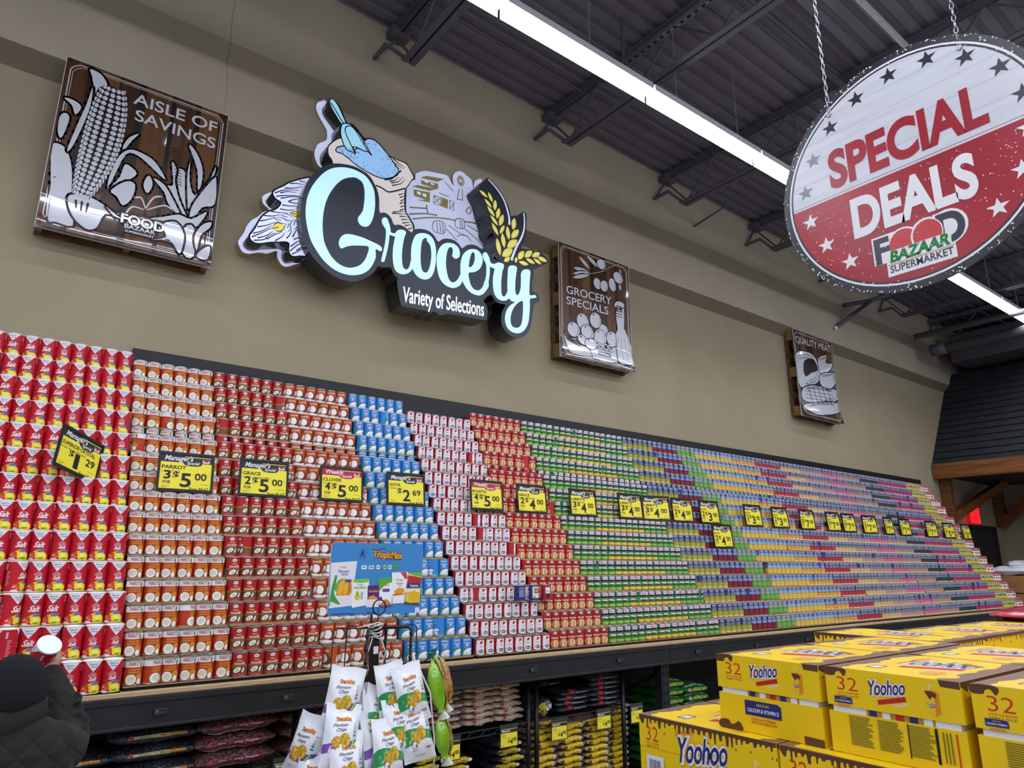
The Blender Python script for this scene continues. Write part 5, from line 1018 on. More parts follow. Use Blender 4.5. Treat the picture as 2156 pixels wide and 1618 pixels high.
def put_carton(kind, W_, D_, loc, label, rz=0):
    key = (kind, W_, D_)
    if key not in CK:
        me = carton(kind, W_, D_, .2185); o = link('drink_carton', me[0][1])
        for n_, m in me[1:]: link(n_, m, o)
        CK[key] = tag(o, label, 'carton', 'yellow cartons of chocolate drink'); o.location = loc; o.rotation_euler = (0, 0, rz); return o
    return clone(CK[key], loc, rz, label, 'yellow cartons of chocolate drink')
ZT, ZM = 1.2045, .9845
put_carton('end', .350, .49, (2.012, -3.457, ZT), 'yellow drink carton on the top layer at the rice bag end, blue vitamin panel', .0)
put_carton('back', .350, .49, (2.012, -3.829, ZT), 'yellow drink carton on the top layer with the nutrition panel, second along')
put_carton('back', .350, .49, (2.012, -4.203, ZT), 'yellow drink carton on the top layer, third along from the rice bags', -.01)
for k, nm in enumerate(('rice bag end', 'middle', 'camera end')): put_carton('end', .350, .49, (2.515, -3.457-.373*k, ZT), 'yellow drink carton in the second top row, %s' % nm)
put_carton('long', .53, .36, (3.02, -3.225, ZT+.0), 'yellow drink carton turned long side out behind the second top row')
for k, nm in enumerate(('first', 'second', 'third')): put_carton('end', .350, .49, (3.03+(.36 if k == 0 else 0)-.0, -3.775-.373*k if k else -3.40, ZT), 'yellow drink carton in the third top row, %s from the rice bags' % nm)
for k, nm in enumerate(('first', 'second')): put_carton('end', .350, .49, (3.90-.38*(k > 0), -3.42-.76*k, ZT), 'yellow drink carton in the farthest top row, %s from the rice bags' % nm)
for k, nm in enumerate(('at the rice bag end, barcode showing', 'second from the rice bags', 'third from the rice bags')): put_carton('long', .53, .36, (1.955, -3.157-.540*k, ZM), 'yellow drink carton in the second layer, long side, %s' % nm)
for k in range(3):
    for j in range(4): put_carton('long', .53, .36, (2.33+.372*j, -3.157-.540*k, ZM), 'yellow drink carton inside the second layer, %s row in, %s along' % (ORD[j+2], ORD[k+1]))
for q in range(4):
    for k in range(3): put_carton('long', .53, .36, (1.965, -3.157-.540*k, ZM-.22*(q+1)), 'yellow drink carton in the %s layer down, %s along' % (ORD[q+3], ORD[k+1]))
    for j in range(1, 5): put_carton('long', .53, .36, (1.965+.372*j, -3.157, ZM-.22*(q+1)), 'yellow drink carton in the %s layer down on the wall side, %s in' % (ORD[q+3], ORD[j+1]))
t = thing('wood_pallet', 'wooden pallet under the stack of yellow drink cartons', 'pallet', (1.95, -4.78, 0))
for k in range(7): b = MB(); b.box((0, .26*k, .085), (2.35, .26*k+.1, .103), pallet_m); b.build('slat', t)
for x in (.0, 1.1, 2.25): b = MB(); b.box((x, 0, 0), (x+.1, 1.65, .085), pallet_m); b.build('stringer', t)
K = bag_kind('pink_wrapped_pack', 'wrapped pack', .62, .55, .06, mat('pink_shrink_wrap', 'b8283e', .2, coat=.6, bump=(16, .6), noise=(6, 'd0506a', .4, .65)), [(rect(-.2, -.02, .2, .02), flat('e08898', .3))], 12, .006)
put_bag(K, (4.72, -3.66, ZT+.22), .1, 'pink plastic wrapped pack lying on the far end of the yellow cartons', None)
K['src'].pop('group', None)
put_carton('end', .350, .49, (4.42, -3.42, ZT), 'yellow drink carton under the pink wrapped pack')
put_carton('end', .350, .49, (4.42, -3.78, ZT), 'yellow drink carton under the pink wrapped pack, camera side')

# far end of the rack: boxes and bins
bx_m = mat('kraft_box', '9c7040', .8, noise=(6, '8a6238', .35, .7))
t = thing('display_table', 'low dark table beyond the rack end carrying brown boxes', 'table', (12.35, -1.3, 0))
b = MB(); b.box((0, 0, 1.06), (1.3, .9, 1.1), blk); b.build('table_top', t)
for x in (.02, 1.22):
    for y in (.02, .82): b = MB(); b.box((x, y, 0), (x+.06, y+.06, 1.06), blk); b.build('leg', t)
def kbox(x, y, z, w_, d, h, label, flap=False):
    t = thing('cardboard_box', label, 'box', (x, y, z), .05, 'brown boxes beyond the rack end')
    b = MB(); b.box((0, 0, 0), (w_, d, h), bx_m); b.box((.1, -.001, h*.3), (w_*.6, 0, h*.55), flat('6a3a30')); b.build('carton_body', t, bevel=.004)
    b = MB()
    if flap: b.add([(0, 0, h), (w_, 0, h), (w_, -.12, h+.05), (0, -.12, h+.05)], [(0,1,2,3)], bx_m)
    b.box((0, d/2-.025, h+.0005), (w_, d/2+.025, h+.0015), flat('b89a68')); b.build('tape_and_flap', t)
kbox(12.42, -1.2, 1.1, .5, .5, .22, 'brown cardboard box lowest beyond the rack end', True); kbox(12.95, -1.15, 1.1, .55, .55, .28, 'brown cardboard box next to the blue bin', True)
kbox(12.45, -1.15, 1.335, .5, .45, .24, 'brown cardboard box upper one beside the last cans', True); kbox(12.98, -1.1, 1.395, .5, .45, .26, 'brown cardboard box on top next to the blue bin')
K = bag_kind('white_plastic_bag', 'bag', .5, .4, .12, mat('white_plastic_film', 'dcdce4', .25, coat=.4, bump=(12, .8)), [(rect(-.1, -.01, .1, .02), flat('8a2030', .3))], 14, .02)
for k, (x, z) in enumerate([(12.72, 1.585), (13.2, 1.67)]): put_bag(K, (x, -.95, z), .3*k, 'crumpled white plastic bag on the brown boxes, ' + ('nearer the cans' if k == 0 else 'nearer the blue bin'), 'white plastic bags')
t = thing('drink_bin', 'pale blue and green bin standing past the brown boxes', 'bin', (13.25, -1.75, 0))
b = MB(); b.lathe([(.25, 0), (.27, .75), (.275, .80)], flat('2a8a3a', .3), 20); b.disc(.275, .80, flat('1a5a28')); b.build('bin_body', t, smooth=True)
b = MB(); b.prism(spline([(-.2, .8), (.2, .8), (.25, 1.2), (.2, 1.72), (0, 1.78), (-.2, 1.72), (-.25, 1.2)], 4), lambda x, z, d: (d, x, z), 0, .02, flat('a8bccc'), flat('8a9aaa')); b.build('header_board', t)
# ================================================================ snack stand with chip bags
bkm = mat('stand_black', '101114', .4); string = flat('d8d8d8', .7)
SX, SY = 1.459, -2.10
t = thing('snack_stand', 'black wire snack stand with a blue header board before the orange cans', 'display stand', (SX, SY, 0))
b = MB(); b.box((-.017, -.017, .04), (.017, .017, 1.44), bkm); pole_ = b.build('pole', t, bevel=.002)
b = MB(); b.lathe([(.0001, .0), (.22, 0), (.22, .012), (.03, .02), (.02, .05), (.0001, .05)], bkm, 28); b.build('base', t, smooth=False)
b = MB(); b.tube([(.0, -.022+.0, 1.495), (0, -.022, 1.52)], .002, bkm, 6); b.tube([(.030*math.cos(a), -.030, 1.525+.032*math.sin(a)) for a in [2*PI*k/24 for k in range(24)]], .0032, bkm, 8, closed=True); b.tube([(0, -.03, 1.494), (0, -.005, 1.44)], .003, bkm, 6); b.build('top_ring', t, smooth=True)
for dx, dy, r in ((-.19, -.0, .0028), (.212, .01, .0028), (-.093, -.12, .0065), (.122, -.10, .0065), (.10, .09, .0065), (-.08, .11, .0028)):
    b = MB(); b.tube([(0, 0, 1.437), (dx*.92, dy*.92, 1.445), (dx, dy, 1.432), (dx*1.01, dy*1.01, 1.27), (dx*1.01, dy*1.01-.015, 1.262)], r, bkm, 8)
    if r > .004:
        for q in range(3): b.bar((dx*1.01, dy*1.01, 1.41-.05*q), (dx*1.01-.012, dy*1.01-.01, 1.425-.05*q), .008, .008, bkm)
    b.build('peg_arm', t, smooth=True)
b = MB(); b.box((-.011, -.019, 1.335), (.011, -.0175, 1.365), wh); b.build('white_sticker', pole_)
b = MB()
for q in range(5): b.tube([(.024*math.cos(a)*(1+.1*q), -.004+.024*math.sin(a), 1.40+.012*q+.006*math.sin(a*2+q)) for a in [2*PI*k/14 for k in range(14)]], .0028, string, 5, closed=True)
b.tube([(-.10, -.03, 1.446), (-.04, -.026, 1.452), (0, -.02, 1.462), (.03, -.02, 1.455)], .0025, string, 5); b.tube([(.02, -.02, 1.40), (.04, -.03, 1.34), (.025, -.03, 1.28)], .0022, string, 5); b.tube([(-.02, -.02, 1.40), (-.045, -.025, 1.33), (-.03, -.02, 1.27)], .0022, string, 5)
b.tube([(.125, -.11, 1.33), (.15, -.13, 1.28), (.19, -.16, 1.18), (.21, -.17, 1.0), (.215, -.17, .75)], .0035, string, 6); b.build('white_string', pole_, smooth=True)
# header board
sky = flat('3a86c8', .35); BW, BH = .452, .305
def q_(x, y): return ((x-75)/1015*BW, (855-y)/790*BH)
def qp(s): v = [float(a) for a in s.split()]; return [q_(v[i], v[i+1]) for i in range(0, len(v), 2)]
def qt(s, x0, x1, y, h, *a): (u0, v0), (u1, _) = q_(x0, y), q_(x1, y); return txt(s, u0, u1, v0, h/790*BH, *a)
t2 = t
b = MB(); R = [(.0, .012), (.012, 0), (BW-.012, 0), (BW, .012), (BW, BH-.012), (BW-.012, BH), (.012, BH), (0, BH-.012)]
F = lambda u, v, d: (u+1.249-SX, .03-d, v+1.492)
b.prism(R, F, -.006, 0, sky, wh)
A = [(qt('TropicMax', 517, 850, 225, 80, .11, .1, -.006), flat('6a2a12')), (qt('TropicMax', 520, 847, 222, 76, .035, .1, -.006), flat('e8a020')), (stroke(spline(qp('512 130 560 150 600 130 650 125'), 4, False), .005), flat('7a3414')), (qt('exotic snacks', 640, 830, 258, 28, 0, .2), flat('142a5a'))]
A += [(ell(*q_(400, 190), .0195, .021), flat('2a5fa0')), (ell(*q_(400, 190), .016, .0175), sky), (leaf(*q_(385, 225), *q_(415, 150), .016), flat('1d3f78')), (stroke(qp('400 150 430 235'), .004), flat('1d3f78'))]
for k, (x, c) in enumerate([(428, 'd8e4e0'), (505, 'c8ccd0'), (580, 'e8ece8'), (655, 'b0b0c0'), (713, 'd8e0d8'), (775, '5aa02c')]):
    A.append((ell(*q_(x, 335), .010, .0095) if k in (2, 3, 4) else rect(*q_(x-28, 358), *q_(x+28, 315)), flat(c))); A.append((rect(*q_(x-16, 340), *q_(x+16, 330)), flat('3a6a58' if k % 2 else '4a4a5a')))
def pack(s, c): return (poly(qp(s)), flat(c))
A += [pack('78 290 350 268 335 460 345 640 330 750 85 772', 'e2e2ea'), (qt('Tropic', 172, 240, 345, 22, .03), flat('c87820')), (qt('Plantain', 155, 268, 395, 32, .02, .2), flat('2a4a9a')), (qt('Strips', 190, 262, 425, 28, .02, .2), flat('2a4a9a')), pack('165 470 240 460 300 500 310 600 290 640 150 640', 'd8941c'), (leaf(*q_(175, 640), *q_(215, 470), .022), flat('eab030')), (leaf(*q_(235, 640), *q_(255, 480), .022), flat('eab030')), (leaf(*q_(280, 630), *q_(290, 500), .016), flat('c07a18')), (poly(spline(qp('130 425 150 430 140 520 130 620 190 720 180 735 100 700 95 740 85 730 100 560 120 470'), 3)), flat('3f9a3c')), (poly(spline(qp('200 455 150 500 130 560 150 600 165 520 205 470'), 3)), flat('56b04a')), (rect(*q_(238, 500), *q_(300, 468)), flat('2a4a9a'))]
A += [pack('315 470 485 458 490 560 480 680 485 750 320 775', 'eef0ee'), pack('315 470 485 458 482 500 400 510 320 500', '7ac052'), (qt('Tropic', 358, 430, 538, 20, .03), flat('c8641c')), (qt('ORGANIC', 328, 462, 572, 24, .03), flat('2a7a4a')), (ell(*q_(370, 660), .013, .014), flat('d8c020')), (ell(*q_(370, 620), .007, .010), flat('8ab830')), (rect(*q_(405, 685), *q_(430, 605)), flat('a8b4b0'))]
A += [pack('475 540 605 535 598 620 602 680 480 690', '5a1f6a'), (qt('YUCA SNACKS', 488, 592, 612, 22, .02), flat('e8c030')), pack('490 660 540 645 585 670 580 690 490 690', 'e0902c'), pack('468 690 605 690 605 775 468 775', 'e4e6ec')]
A += [pack('585 460 765 455 760 560 745 700 750 770 610 775 605 600', 'f0f0f4'), pack('585 460 765 455 760 500 690 520 640 560 610 600 590 520', '58a83a'), (qt('Tropic', 630, 715, 545, 22, .03), flat('c87820')), (rect(*q_(640, 612), *q_(718, 575)), flat('6a4aa0')), pack('620 745 660 700 690 690 740 740 700 770 640 770', 'c8862c'), pack('605 740 640 765 745 745 750 775 610 778', '6a3a98'), (ell(*q_(622, 685), .009), flat('6a4aa0'))]
A += [pack('735 395 920 388 905 560 885 740 755 745', 'ecedf2'), pack('830 395 900 390 920 470 890 470', 'c83a4a'), (qt('Tropic', 785, 865, 490, 24, .03), flat('c8641c')), (qt('Plantain', 790, 865, 528, 22, .01, .2), flat('3a3a4a')), (qt('Chips', 805, 850, 550, 18, .01, .2), flat('3a3a4a')), pack('770 600 820 565 880 580 885 620 830 645 775 640', 'e09a28'), pack('755 640 890 630 890 642 756 658', 'c8541c')]
A += [pack('920 400 1085 395 1075 520 1065 760 890 745 905 620', 'd8c84a'), pack('920 400 1085 395 1080 450 1000 430', '6ab03a'), pack('925 430 1000 440 1080 460 1075 520 915 520', 'b81c3c'), pack('915 520 1070 520 1068 575 910 575', '2a2a78'), (qt('Tostones', 945, 1045, 560, 30, .02), WHITE), pack('905 580 1068 585 1062 620 900 615', 'ece4c8'), pack('930 640 1000 600 1060 640 1050 720 960 720', 'e8b020'), pack('890 720 960 740 1060 740 1060 765 890 748', '6a4424')]
A += [(rect(*q_(115, 840), *q_(355, 830)), flat('1d4a8a')), (rect(*q_(490, 842), *q_(575, 832)), flat('1d4a8a'))] + [(ell(*q_(x, 837), .003), flat(c)) for x, c in ((395, 'c83a4a'), (415, 'c83a8a'), (435, '3a5ac0'), (480, 'c82a2a'))] + [pack('1015 795 1068 795 1068 855 1015 855', 'd8dce4')]
lay(b, A, F); b.build('header_board', t)
b = MB(); b.box((-.004, .037, 1.40), (.004, .043, 1.52), bkm); b.box((-.004, .0, 1.40), (.004, .043, 1.408), bkm); b.box((-.02, .037, 1.50), (.02, .043, 1.60), bkm); b.build('board_stem', t)

def pouch(kind):                                   # gusseted chip bag hung by its top seam; origin at the seam
    W_, H_, D_ = .140, .225, .066
    def S_(u, v, s_):                              # v 0 bottom .. 1 top, s_ front -1 / back +1
        fl = min(1, v/.23); bul = (1-abs(u)**4)*(.35+.65*math.sin(PI*min(1, .25+v*.62))**.8) if v < .93 else 0
        dep = D_/2*bul*(fl*.85+.15 if s_ < 0 else 1)*(1-max(0, (v-.55)/.38)**1.6 if v > .55 else 1)
        wd = W_/2*(1-.07*math.sin(PI*v)); wr = .0022*math.sin(u*9+v*14)+.0016*math.sin(u*21-v*31)
        return (u*wd, s_*(max(dep, .0006)+wr*(dep/D_*2)), -H_*(1-v)+.004*math.sin(u*3)*(v > .9))
    paper_ = mat('bag_white_film', 'd9dbe2', .3, coat=.3, bump=(28, .22)); b = MB(); n = 14
    for s_ in (-1, 1):
        vs = [S_(-1+2*i/n, j/n, s_) for j in range(n+1) for i in range(n+1)]
        fs = [(j*(n+1)+i, j*(n+1)+i+1, (j+1)*(n+1)+i+1, (j+1)*(n+1)+i) for j in range(n) for i in range(n)]
        b.add(vs, fs if s_ < 0 else [f[::-1] for f in fs], paper_)
    for j in range(n):
        for u in (-1, 1): p = [S_(u, j/n, -1), S_(u, j/n, 1), S_(u, (j+1)/n, 1), S_(u, (j+1)/n, -1)]; b.add(p, [(0,1,2,3)], paper_)
    b.add([S_(-1+2*i/n, 0, s_) for s_ in (-1, 1) for i in range(n+1)], [(i, i+1, n+2+i, n+1+i) for i in range(n)], paper_)
    body = b.mesh('chip_bag', True); A = []; W2 = W_/2
    band = flat('6b46a0', .3) if kind == 'purple' else flat('1f8a48', .3); chipc = flat('c8a024', .35); chipd = flat('a87c18', .35)
    A += [(poly(spline([(-W2*.98, .05), (-W2*.4, .062), (W2*.3, .058), (W2*.98, .078), (W2*.98, .105), (W2*.2, .09), (-W2*.98, .08)] if kind == 'purple' else [(-W2*.98, .055), (0, .075), (W2*.98, .065), (W2*.98, .092), (W2*.2, .108), (-W2*.5, .118), (-W2*.98, .105)], 3)), band)]
    A += [(ell(-.022, .083, .022, .026, .5), chipd), (ell(-.022, .084, .020, .024, .5), chipc), (ell(.006, .094, .0235, .027, -.3), chipd), (ell(.006, .095, .0215, .025, -.3), chipc), (sum((stroke([(.006+.006*math.cos(a), .095+.007*math.sin(a)), (.006+.012*math.cos(a), .095+.014*math.sin(a))], .0012) for a in [PI*k/4 for k in range(8)]), []), chipd)]
    if kind == 'purple': A += [(poly(spline([(.030, .068), (.042, .078), (.046, .10), (.050, .098), (.052, .08), (.044, .064)], 3)), flat('4f9a3c')), (leaf(.030, .066, .047, .103, .010), flat('8ab85a')), (leaf(-.05, .05, -.044, .07, .010), flat('d8c8c0'))]
    else: A += [(ell(-.030, .058, .011, .015, .4), flat('8a5a34')), (ell(-.030, .058, .009, .0125, .4), WHITE), (leaf(-.055, .04, -.04, .055, .008), flat('e8ece8'))]
    A += [(txt('TropicMax', -.034, .030, .160, .013, .09, .15, .006), flat('8a3a14')), (txt('TropicMax', -.034, .030, .160, .013, .03, .15, .006), flat('e08a1c')), (txt('Plantain', -.044, .014, .137, .012, .01, .3, .008), flat('2a2a34')), (txt('Chips', -.032, .008, .122, .012, .01, .3, .006), flat('2a2a34'))]
    A += [(ell(.046, .158, .004), flat('a8b0b8')), (ell(.046, .146, .004), flat('a0a8a8')), (leaf(.042, .134, .050, .137, .005), flat('5a9a5a')), (rect(.041, .124, .050, .130), flat('5a5a64')), (rect(.040, .112, .051, .119), flat('3a80a0')), (rect(-.045, .195, .045, .1955), flat('b8bac2')), (rect(-.04, .038, -.018, .040), flat('6a6a74')), (rect(.022, .036, .044, .043), flat('8a8a94')), (txt('Product of Ecuador', -.03, .02, .018, .004), flat('6a6a74'))]
    A += [(rect(-W2*.9, .004+.0045*k, W2*.9, .0046+.0045*k), flat('b4b6bf')) for k in range(3)]
    c = MB()
    for L_, (T, m) in enumerate(A):
        T = [q for k in range(-8, 8) for q in clip(T, k*W_/14, (k+1)*W_/14)]; T = [q for k in range(-1, 15) for q in clip(T, k*H_/14, (k+1)*H_/14, 1)]
        def f(x, z, L_=L_):
            p = S_(max(-1, min(1, x/W2)), max(0, min(1, z/H_)), -1); return (p[0], p[1]-.0008-.00006*L_, p[2])
        c.tris(T, m, f)
    return dict(name='chip_bag', cat='chip bag', me=[body, c.mesh('printed_front')], h=H_, src=None)
PU, GR = pouch('purple'), pouch('green')
def hang(K, x, y, z, rx, ry, rz, label):
    if K['src'] is None:
        K['src'] = o = link(K['name'], K['me'][0]); tag(o, label, K['cat'], 'white plantain chip bags on the stand'); link('printed_front', K['me'][1], o)
    else: o = clone(K['src'], (0, 0, 0), 0, label)
    o.location = (x, y, z); o.rotation_euler = (rx, ry, rz)
hang(PU, 1.272, -2.27, 1.314, -.22, .22, -.22, 'white and purple chip bag hanging foremost, whole front showing')
hang(PU, 1.375, -2.20, 1.239, -.12, .20, .95, 'white and purple chip bag turned edge on behind the foremost one')
hang(GR, 1.450, -2.25, 1.313, -.20, -.06, .10, 'white and green chip bag beside the pole, partly covered')
hang(GR, 1.505, -2.29, 1.308, -.24, -.16, .02, 'white and green chip bag hanging outermost on the string side')
hang(GR, 1.430, -2.22, 1.226, -.15, .32, .35, 'white and green chip bag slanting under the covered one')
hang(GR, 1.465, -2.30, 1.188, -.30, -.05, .05, 'white and green chip bag in the lower tier beside the pole')
hang(GR, 1.514, -2.32, 1.178, -.30, -.12, -.02, 'white and green chip bag in the lower tier by the string')
hang(GR, 1.408, -2.33, 1.125, -.28, .06, .12, 'white and green chip bag lowest on the string side')
hang(PU, 1.236, -2.32, 1.192, -.30, .18, -.12, 'white and purple chip bag in the second tier')
hang(PU, 1.347, -2.27, 1.154, -.22, .10, .75, 'white and purple chip bag in the second tier, turned edge on')
hang(PU, 1.170, -2.23, 1.146, -.16, .26, -1.0, 'white and purple chip bag turned outward on the salt side')
hang(PU, 1.232, -2.36, 1.104, -.30, .12, .05, 'white and purple chip bag lowest under the second tier')
hang(PU, 1.171, -2.27, 1.027, -.20, .2, -.6, 'white and purple chip bag lowest on the salt side')
gfilm = mat('green_snack_film', '6a9c1c', .14, coat=.8, bump=(22, .5), noise=(9, '86bc28', .4, .62)); tan = mat('plantain_strip', 'b88a4a', .3, noise=(26, '8a5a28', .4, .6, (1, 1, 3)), bump=(40, .6), coat=.7); teal = flat('3a7a70', .2)
def green_bag(x, y, z, L_, rx, ry, rz, label):
    t = thing('snack_bag', label, 'snack bag', (x, y, z), 0, 'green plantain snack bags'); t.rotation_euler = (rx, ry, rz)
    pr = [(.0, .004), (.06, .010), (.14, .026), (.35, .040), (.6, .043), (.82, .034), (.93, .016), (1, .022)]
    for nm, m, sc, dx, a0, a1 in (('film_front', gfilm, 1.0, -.006, -PI*.75, PI*.35), ('snack_strips', tan, .93, .012, PI*.05, PI*.95)):
        b = MB(); n = 10; vs = []
        for f_, r in pr:
            for k in range(n+1):
                a = a0+(a1-a0)*k/n; rr = r*sc*(1+.06*math.sin(a*5+f_*17)); vs.append((math.sin(a)*rr+dx, -math.cos(a)*rr*.62, -L_*f_))
        b.add(vs, [(i*(n+1)+k, i*(n+1)+k+1, (i+1)*(n+1)+k+1, (i+1)*(n+1)+k) for i in range(len(pr)-1) for k in range(n)], m); b.build(nm, t, smooth=True)
    b = MB(); b.lathe([(.004, 0), (.008, .012), (.018, .03)], teal, 8); b.build('tied_top', t, smooth=True)
    b = MB(); b.lathe([(.012, -L_), (.03, -L_-.03)], mat('clear_tail', 'b8bcae', .15, coat=.6), 9); b.build('loose_tail', t, smooth=True)
green_bag(1.742, -2.12, 1.292, .22, -.15, -.17, .2, 'green plantain snack bag hanging nearest the white string')
green_bag(1.792, -2.06, 1.300, .215, -.1, -.24, -.2, 'green plantain snack bag hanging outermost over the deck edge')
green_bag(1.778, -2.14, 1.062, .17, -.15, -.10, .25, 'green plantain snack bag hanging lower, under the other two')
b = MB(); b.tube([(1.67, -2.09, 1.262), (1.70, -2.11, 1.285), (1.742, -2.12, 1.305)], .002, bkm, 6); b.tube([(1.70, -2.11, 1.285), (1.792, -2.06, 1.315)], .002, bkm, 6); b.tube([(1.735, -2.12, 1.3), (1.772, -2.125, 1.18), (1.778, -2.14, 1.07)], .0016, string, 5)
tag(b.build('twine', smooth=True), 'thin cord holding the green snack bags to the stand arm', 'cord')

# ================================================================ shopper seen from behind, holding a canister
skin = mat('skin', 'b98a74', .5, noise=(30, 'a87862', .4, .65)); coat_m = mat('quilted_jacket', '131310', .85); knit = mat('navy_knit', '0d0f16', .95, bump=(240, .35))
nt = coat_m.node_tree; bs = nt.nodes['Principled BSDF']; bs.inputs['Sheen Weight'].default_value = .05
tc = nt.nodes.new('ShaderNodeTexCoord'); hs = []
for rot in (PI/4, -PI/4):                          # quilting: two diagonal sets of stitched channels
    mp = nt.nodes.new('ShaderNodeMapping'); mp.inputs['Rotation'].default_value = (0, rot, 0); nt.links.new(tc.outputs['Object'], mp.inputs[0])
    wv = nt.nodes.new('ShaderNodeTexWave'); wv.bands_direction = 'X'; wv.inputs['Scale'].default_value = 5.8; wv.inputs['Distortion'].default_value = .4; nt.links.new(mp.outputs[0], wv.inputs[0]); hs.append(wv.outputs['Fac'])
mn = nt.nodes.new('ShaderNodeMath'); mn.operation = 'MINIMUM'; nt.links.new(hs[0], mn.inputs[0]); nt.links.new(hs[1], mn.inputs[1])
pw = nt.nodes.new('ShaderNodeMath'); pw.operation = 'POWER'; pw.inputs[1].default_value = .35; nt.links.new(mn.outputs[0], pw.inputs[0])
bu = nt.nodes.new('ShaderNodeBump'); bu.inputs['Strength'].default_value = .4; bu.inputs['Distance'].default_value = .012; nt.links.new(pw.outputs[0], bu.inputs['Height']); nt.links.new(bu.outputs[0], bs.inputs['Normal'])
def ball(mb, c, rx, ry, rz, m, n=16):
    vs = []; fs = []
    for i in range(n//2+1):
        th = PI*i/(n//2)
        for k in range(n): vs.append((c[0]+rx*math.sin(th)*math.cos(2*PI*k/n), c[1]+ry*math.sin(th)*math.sin(2*PI*k/n), c[2]+rz*math.cos(th)))
    for i in range(n//2):
        for k in range(n): fs.append((i*n+k, (i+1)*n+k, (i+1)*n+(k+1) % n, i*n+(k+1) % n))
    mb.add(vs, fs, m)
def limb(mb, pts, m):                              # tapered limb with round joints; pts [(x, y, z, r)]
    for a, c in zip(pts, pts[1:]): mb.tube([a[:3], c[:3]], [a[3], c[3]], m, 14)
    for p in pts: ball(mb, p[:3], p[3], p[3], p[3], m, 14)
def fuse(mb, name, parent, vox, it=6):
    o = mb.build(name, parent, smooth=True); r = o.modifiers.new('fuse', 'REMESH'); r.mode = 'VOXEL'; r.voxel_size = vox; r.use_smooth_shade = True
    s_ = o.modifiers.new('soften', 'SMOOTH'); s_.factor = .5; s_.iterations = it; return o
PX, PY = .19, -2.0
pr = thing('person', 'person in a dark quilted jacket and navy knit cap reaching up with a canister', 'person', (PX, PY, 0))
HX, HY, HZ = .318-PX, -1.725-PY, 1.352             # palm
b = MB()
ball(b, (.005, .0, 1.285), .074, .088, .102, skin); ball(b, (.005, .03, 1.265), .058, .065, .065, skin); ball(b, (.006, .098, 1.285), .012, .018, .018, skin); ball(b, (.006, .09, 1.30), .008, .012, .022, skin)
for s_ in (-1, 1): ball(b, (.005+s_*.075, -.002, 1.29), .010, .020, .030, skin); ball(b, (.005+s_*.03, .07, 1.262), .022, .02, .02, skin)
ball(b, (.006, .088, 1.245), .022, .010, .006, skin)
limb(b, [(.003, -.01, 1.25, .052), (0, -.015, 1.17, .055), (0, -.01, 1.02, .12), (0, 0, .80, .125), (0, 0, .70, .13)], skin)
limb(b, [(-.13, -.01, 1.12, .055), (-.21, .02, .93, .042), (-.17, .16, .80, .032), (-.15, .20, .75, .028)], skin)
limb(b, [(.14, -.01, 1.12, .055), (.20, .13, 1.12, .042), (.155, .235, 1.27, .030), (HX+.004, HY-.012, 1.325, .026)], skin)
for s_ in (-1, 1): limb(b, [(s_*.08, 0, .68, .085), (s_*.085, .015, .38, .055), (s_*.085, 0, .08, .035), (s_*.09, .09, .04, .032)], skin)
# reaching hand: palm beside the canister, fingers round its far side, thumb up its near side
limb(b, [(HX+.004, HY-.012, 1.325, .024), (HX+.010, HY, 1.350, .025), (HX+.012, HY+.012, 1.375, .022)], skin)
for k, (z, l) in enumerate([(1.400, .9), (1.384, 1.0), (1.367, .97), (1.350, .8)]):
    limb(b, [(HX+.014, HY+.022, z-.012, .0095), (HX+.010, HY+.022+.030*l, z, .0088), (HX-.012, HY+.030+.040*l, z+.004, .0080), (HX-.036, HY+.026+.036*l, z+.003, .0070)], skin)
limb(b, [(HX+.006, HY-.016, 1.350, .0115), (HX-.004, HY-.034, 1.375, .0100), (HX-.014, HY-.040, 1.402, .0085)], skin)
for k in range(4): limb(b, [(-.15+.006*k, .205+.012*(k-1.5), .745, .009), (-.148+.006*k, .225+.012*(k-1.5), .700, .008), (-.142+.006*k, .222+.010*(k-1.5), .672, .007)], skin)
limb(b, [(-.145, .19, .75, .011), (-.125, .215, .72, .009)], skin); limb(b, [(-.15, .205, .77, .024), (-.148, .212, .735, .022)], skin)
fuse(b, 'body', pr, .0045, 3)
b = MB()
for s_ in (-1, 1): ball(b, (.005+s_*.03, .084, 1.302), .012, .009, .008, WHITE, 10); ball(b, (.005+s_*.03, .092, 1.302), .005, .003, .005, flat('2a1a12'), 8)
b.build('eyes', pr, smooth=True)
b = MB(); prof = [(.0001, .122), (.03, .117), (.060, .100), (.080, .072), (.090, .036), (.093, .004), (.091, -.025), (.085, -.046), (.080, -.054)]
b.lathe([(r, z) for r, z in prof[::-1]], knit, 32)
o = b.build('knit_cap', pr, smooth=True); o.location = (.006, 0, 1.288); o.scale = (1, 1.16, 1); o.rotation_euler = (-.12, .06, 0)
b = MB(); b.lathe([(.078, -.07), (.086, -.045), (.083, -.03)], flat('6a5f58', .8), 24, a0=PI*.65, a1=PI*1.35); o = b.build('hair', pr, smooth=True); o.location = (.006, 0, 1.288); o.rotation_euler = (0, 0, PI)
b = MB(); n = 28; vs = []; pf = [(.62, .235, .165, 0, 0), (.75, .235, .165, 0, 0), (.90, .225, .155, 0, -.005), (1.03, .215, .142, 0, -.01), (1.11, .195, .125, 0, -.012), (1.165, .150, .105, 0, -.01), (1.20, .098, .088, .0, -.008)]
for z, rx, ry, dx, dy in pf: vs += [(dx+rx*math.copysign(abs(math.cos(a))**.8, math.cos(a)), dy+ry*math.copysign(abs(math.sin(a))**.8, math.sin(a)), z+.02*math.cos(a)*(z > 1.1)) for a in [2*PI*k/n for k in range(n)]]
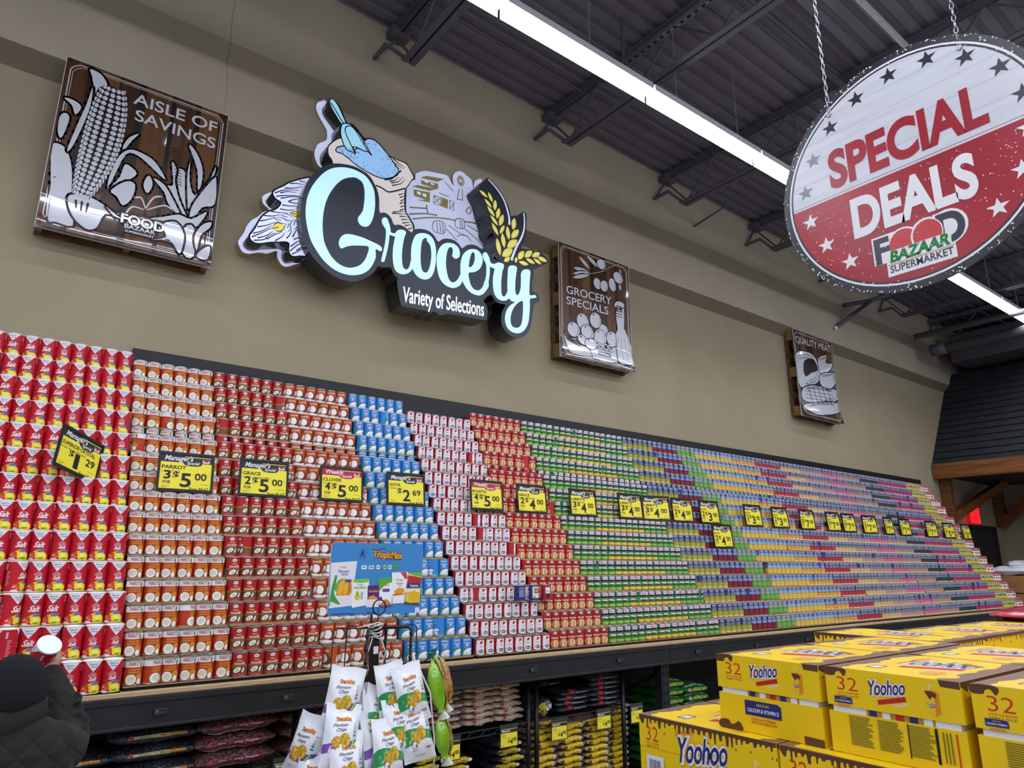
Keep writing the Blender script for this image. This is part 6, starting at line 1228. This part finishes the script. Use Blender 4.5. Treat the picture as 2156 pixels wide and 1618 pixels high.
b.add(vs, [(i*n+k, i*n+(k+1) % n, (i+1)*n+(k+1) % n, (i+1)*n+k) for i in range(len(pf)-1) for k in range(n)]+[tuple(range(n))[::-1], tuple((len(pf)-1)*n+k for k in range(n))], coat_m)
limb(b, [(-.15, -.01, 1.11, .085), (-.225, .02, .93, .068), (-.185, .13, .82, .055), (-.165, .17, .785, .048)], coat_m)
limb(b, [(.135, -.01, 1.105, .088), (.178, .05, 1.085, .080), (.198, .115, 1.105, .074), (.182, .175, 1.19, .060), (.150, .222, 1.265, .047), (.137, .243, 1.303, .041)], coat_m)
for k, (z, a) in enumerate([(1.16, .2), (1.13, .5), (1.205, -.2), (1.235, .1)]):   # creases bunched at the bent elbow
    b.tube([(.198+.055*math.cos(q)-.03*k*.3, .13+.02*k+.03*math.sin(q)-.06, z+.02*math.sin(q+a)) for q in [-.9+.3*i for i in range(7)]], .008, coat_m, 8)
o = fuse(b, 'jacket', pr, .007, 7)
b = MB()                                           # stand collar, slightly open at the nape
for (r0, z0), (r1, z1) in zip([(.101, 1.187), (.104, 1.205), (.098, 1.243), (.090, 1.246)], [(.104, 1.205), (.098, 1.243), (.090, 1.246), (.086, 1.19)]):
    n = 40; vs = [(r*1.12*math.cos(2*PI*k/n)+.0, r*math.sin(2*PI*k/n)-.008, z+.022*math.cos(2*PI*k/n)+.006*math.sin(2*PI*k/n)) for r, z in ((r0, z0), (r1, z1)) for k in range(n)]
    b.add(vs, [(k, (k+1) % n, n+(k+1) % n, n+k) for k in range(n)], mat('corduroy_collar', '1a1a16', .9, bump=(180, .4)))
b.build('collar', pr, smooth=True, merge=True)
b = MB()
for s_ in (-1, 1): limb(b, [(s_*.085, 0, .66, .115), (s_*.09, .02, .38, .085), (s_*.09, .0, .09, .068)], mat('dark_trousers', '1c1d22', .8))
fuse(b, 'trousers', pr, .010, 4)
for s_ in (-1, 1):
    b = MB(); ball(b, (s_*.09, .05, .05), .052, .13, .05, mat('dark_shoe', '141416', .5)); b.box((s_*.09-.05, -.07, 0), (s_*.09+.05, .17, .02), mat('dark_shoe', '141416', .5)); b.build('shoe', pr, smooth=False)
c = clone(KS[0].src, (.300, -1.728, 1.305), 0, 'red salt canister with a white lid held up in the shopper\'s hand', None); c.pop('group', None)
c.rotation_euler = (Matrix.Rotation(.80, 3, 'X') @ Matrix.Rotation(.22, 3, 'Y') @ Matrix.Rotation(1.5, 3, 'Z')).to_euler()
c.location = (.272, -1.668, 1.318)
b = MB(); b.lathe([(.0001, .0012), (.039, .0012), (.0415, .0008), (.0415, -.006)], flat('dfe6f4', .4), 28); o = b.build('white_cap', c); o.location = (0, 0, .1405)
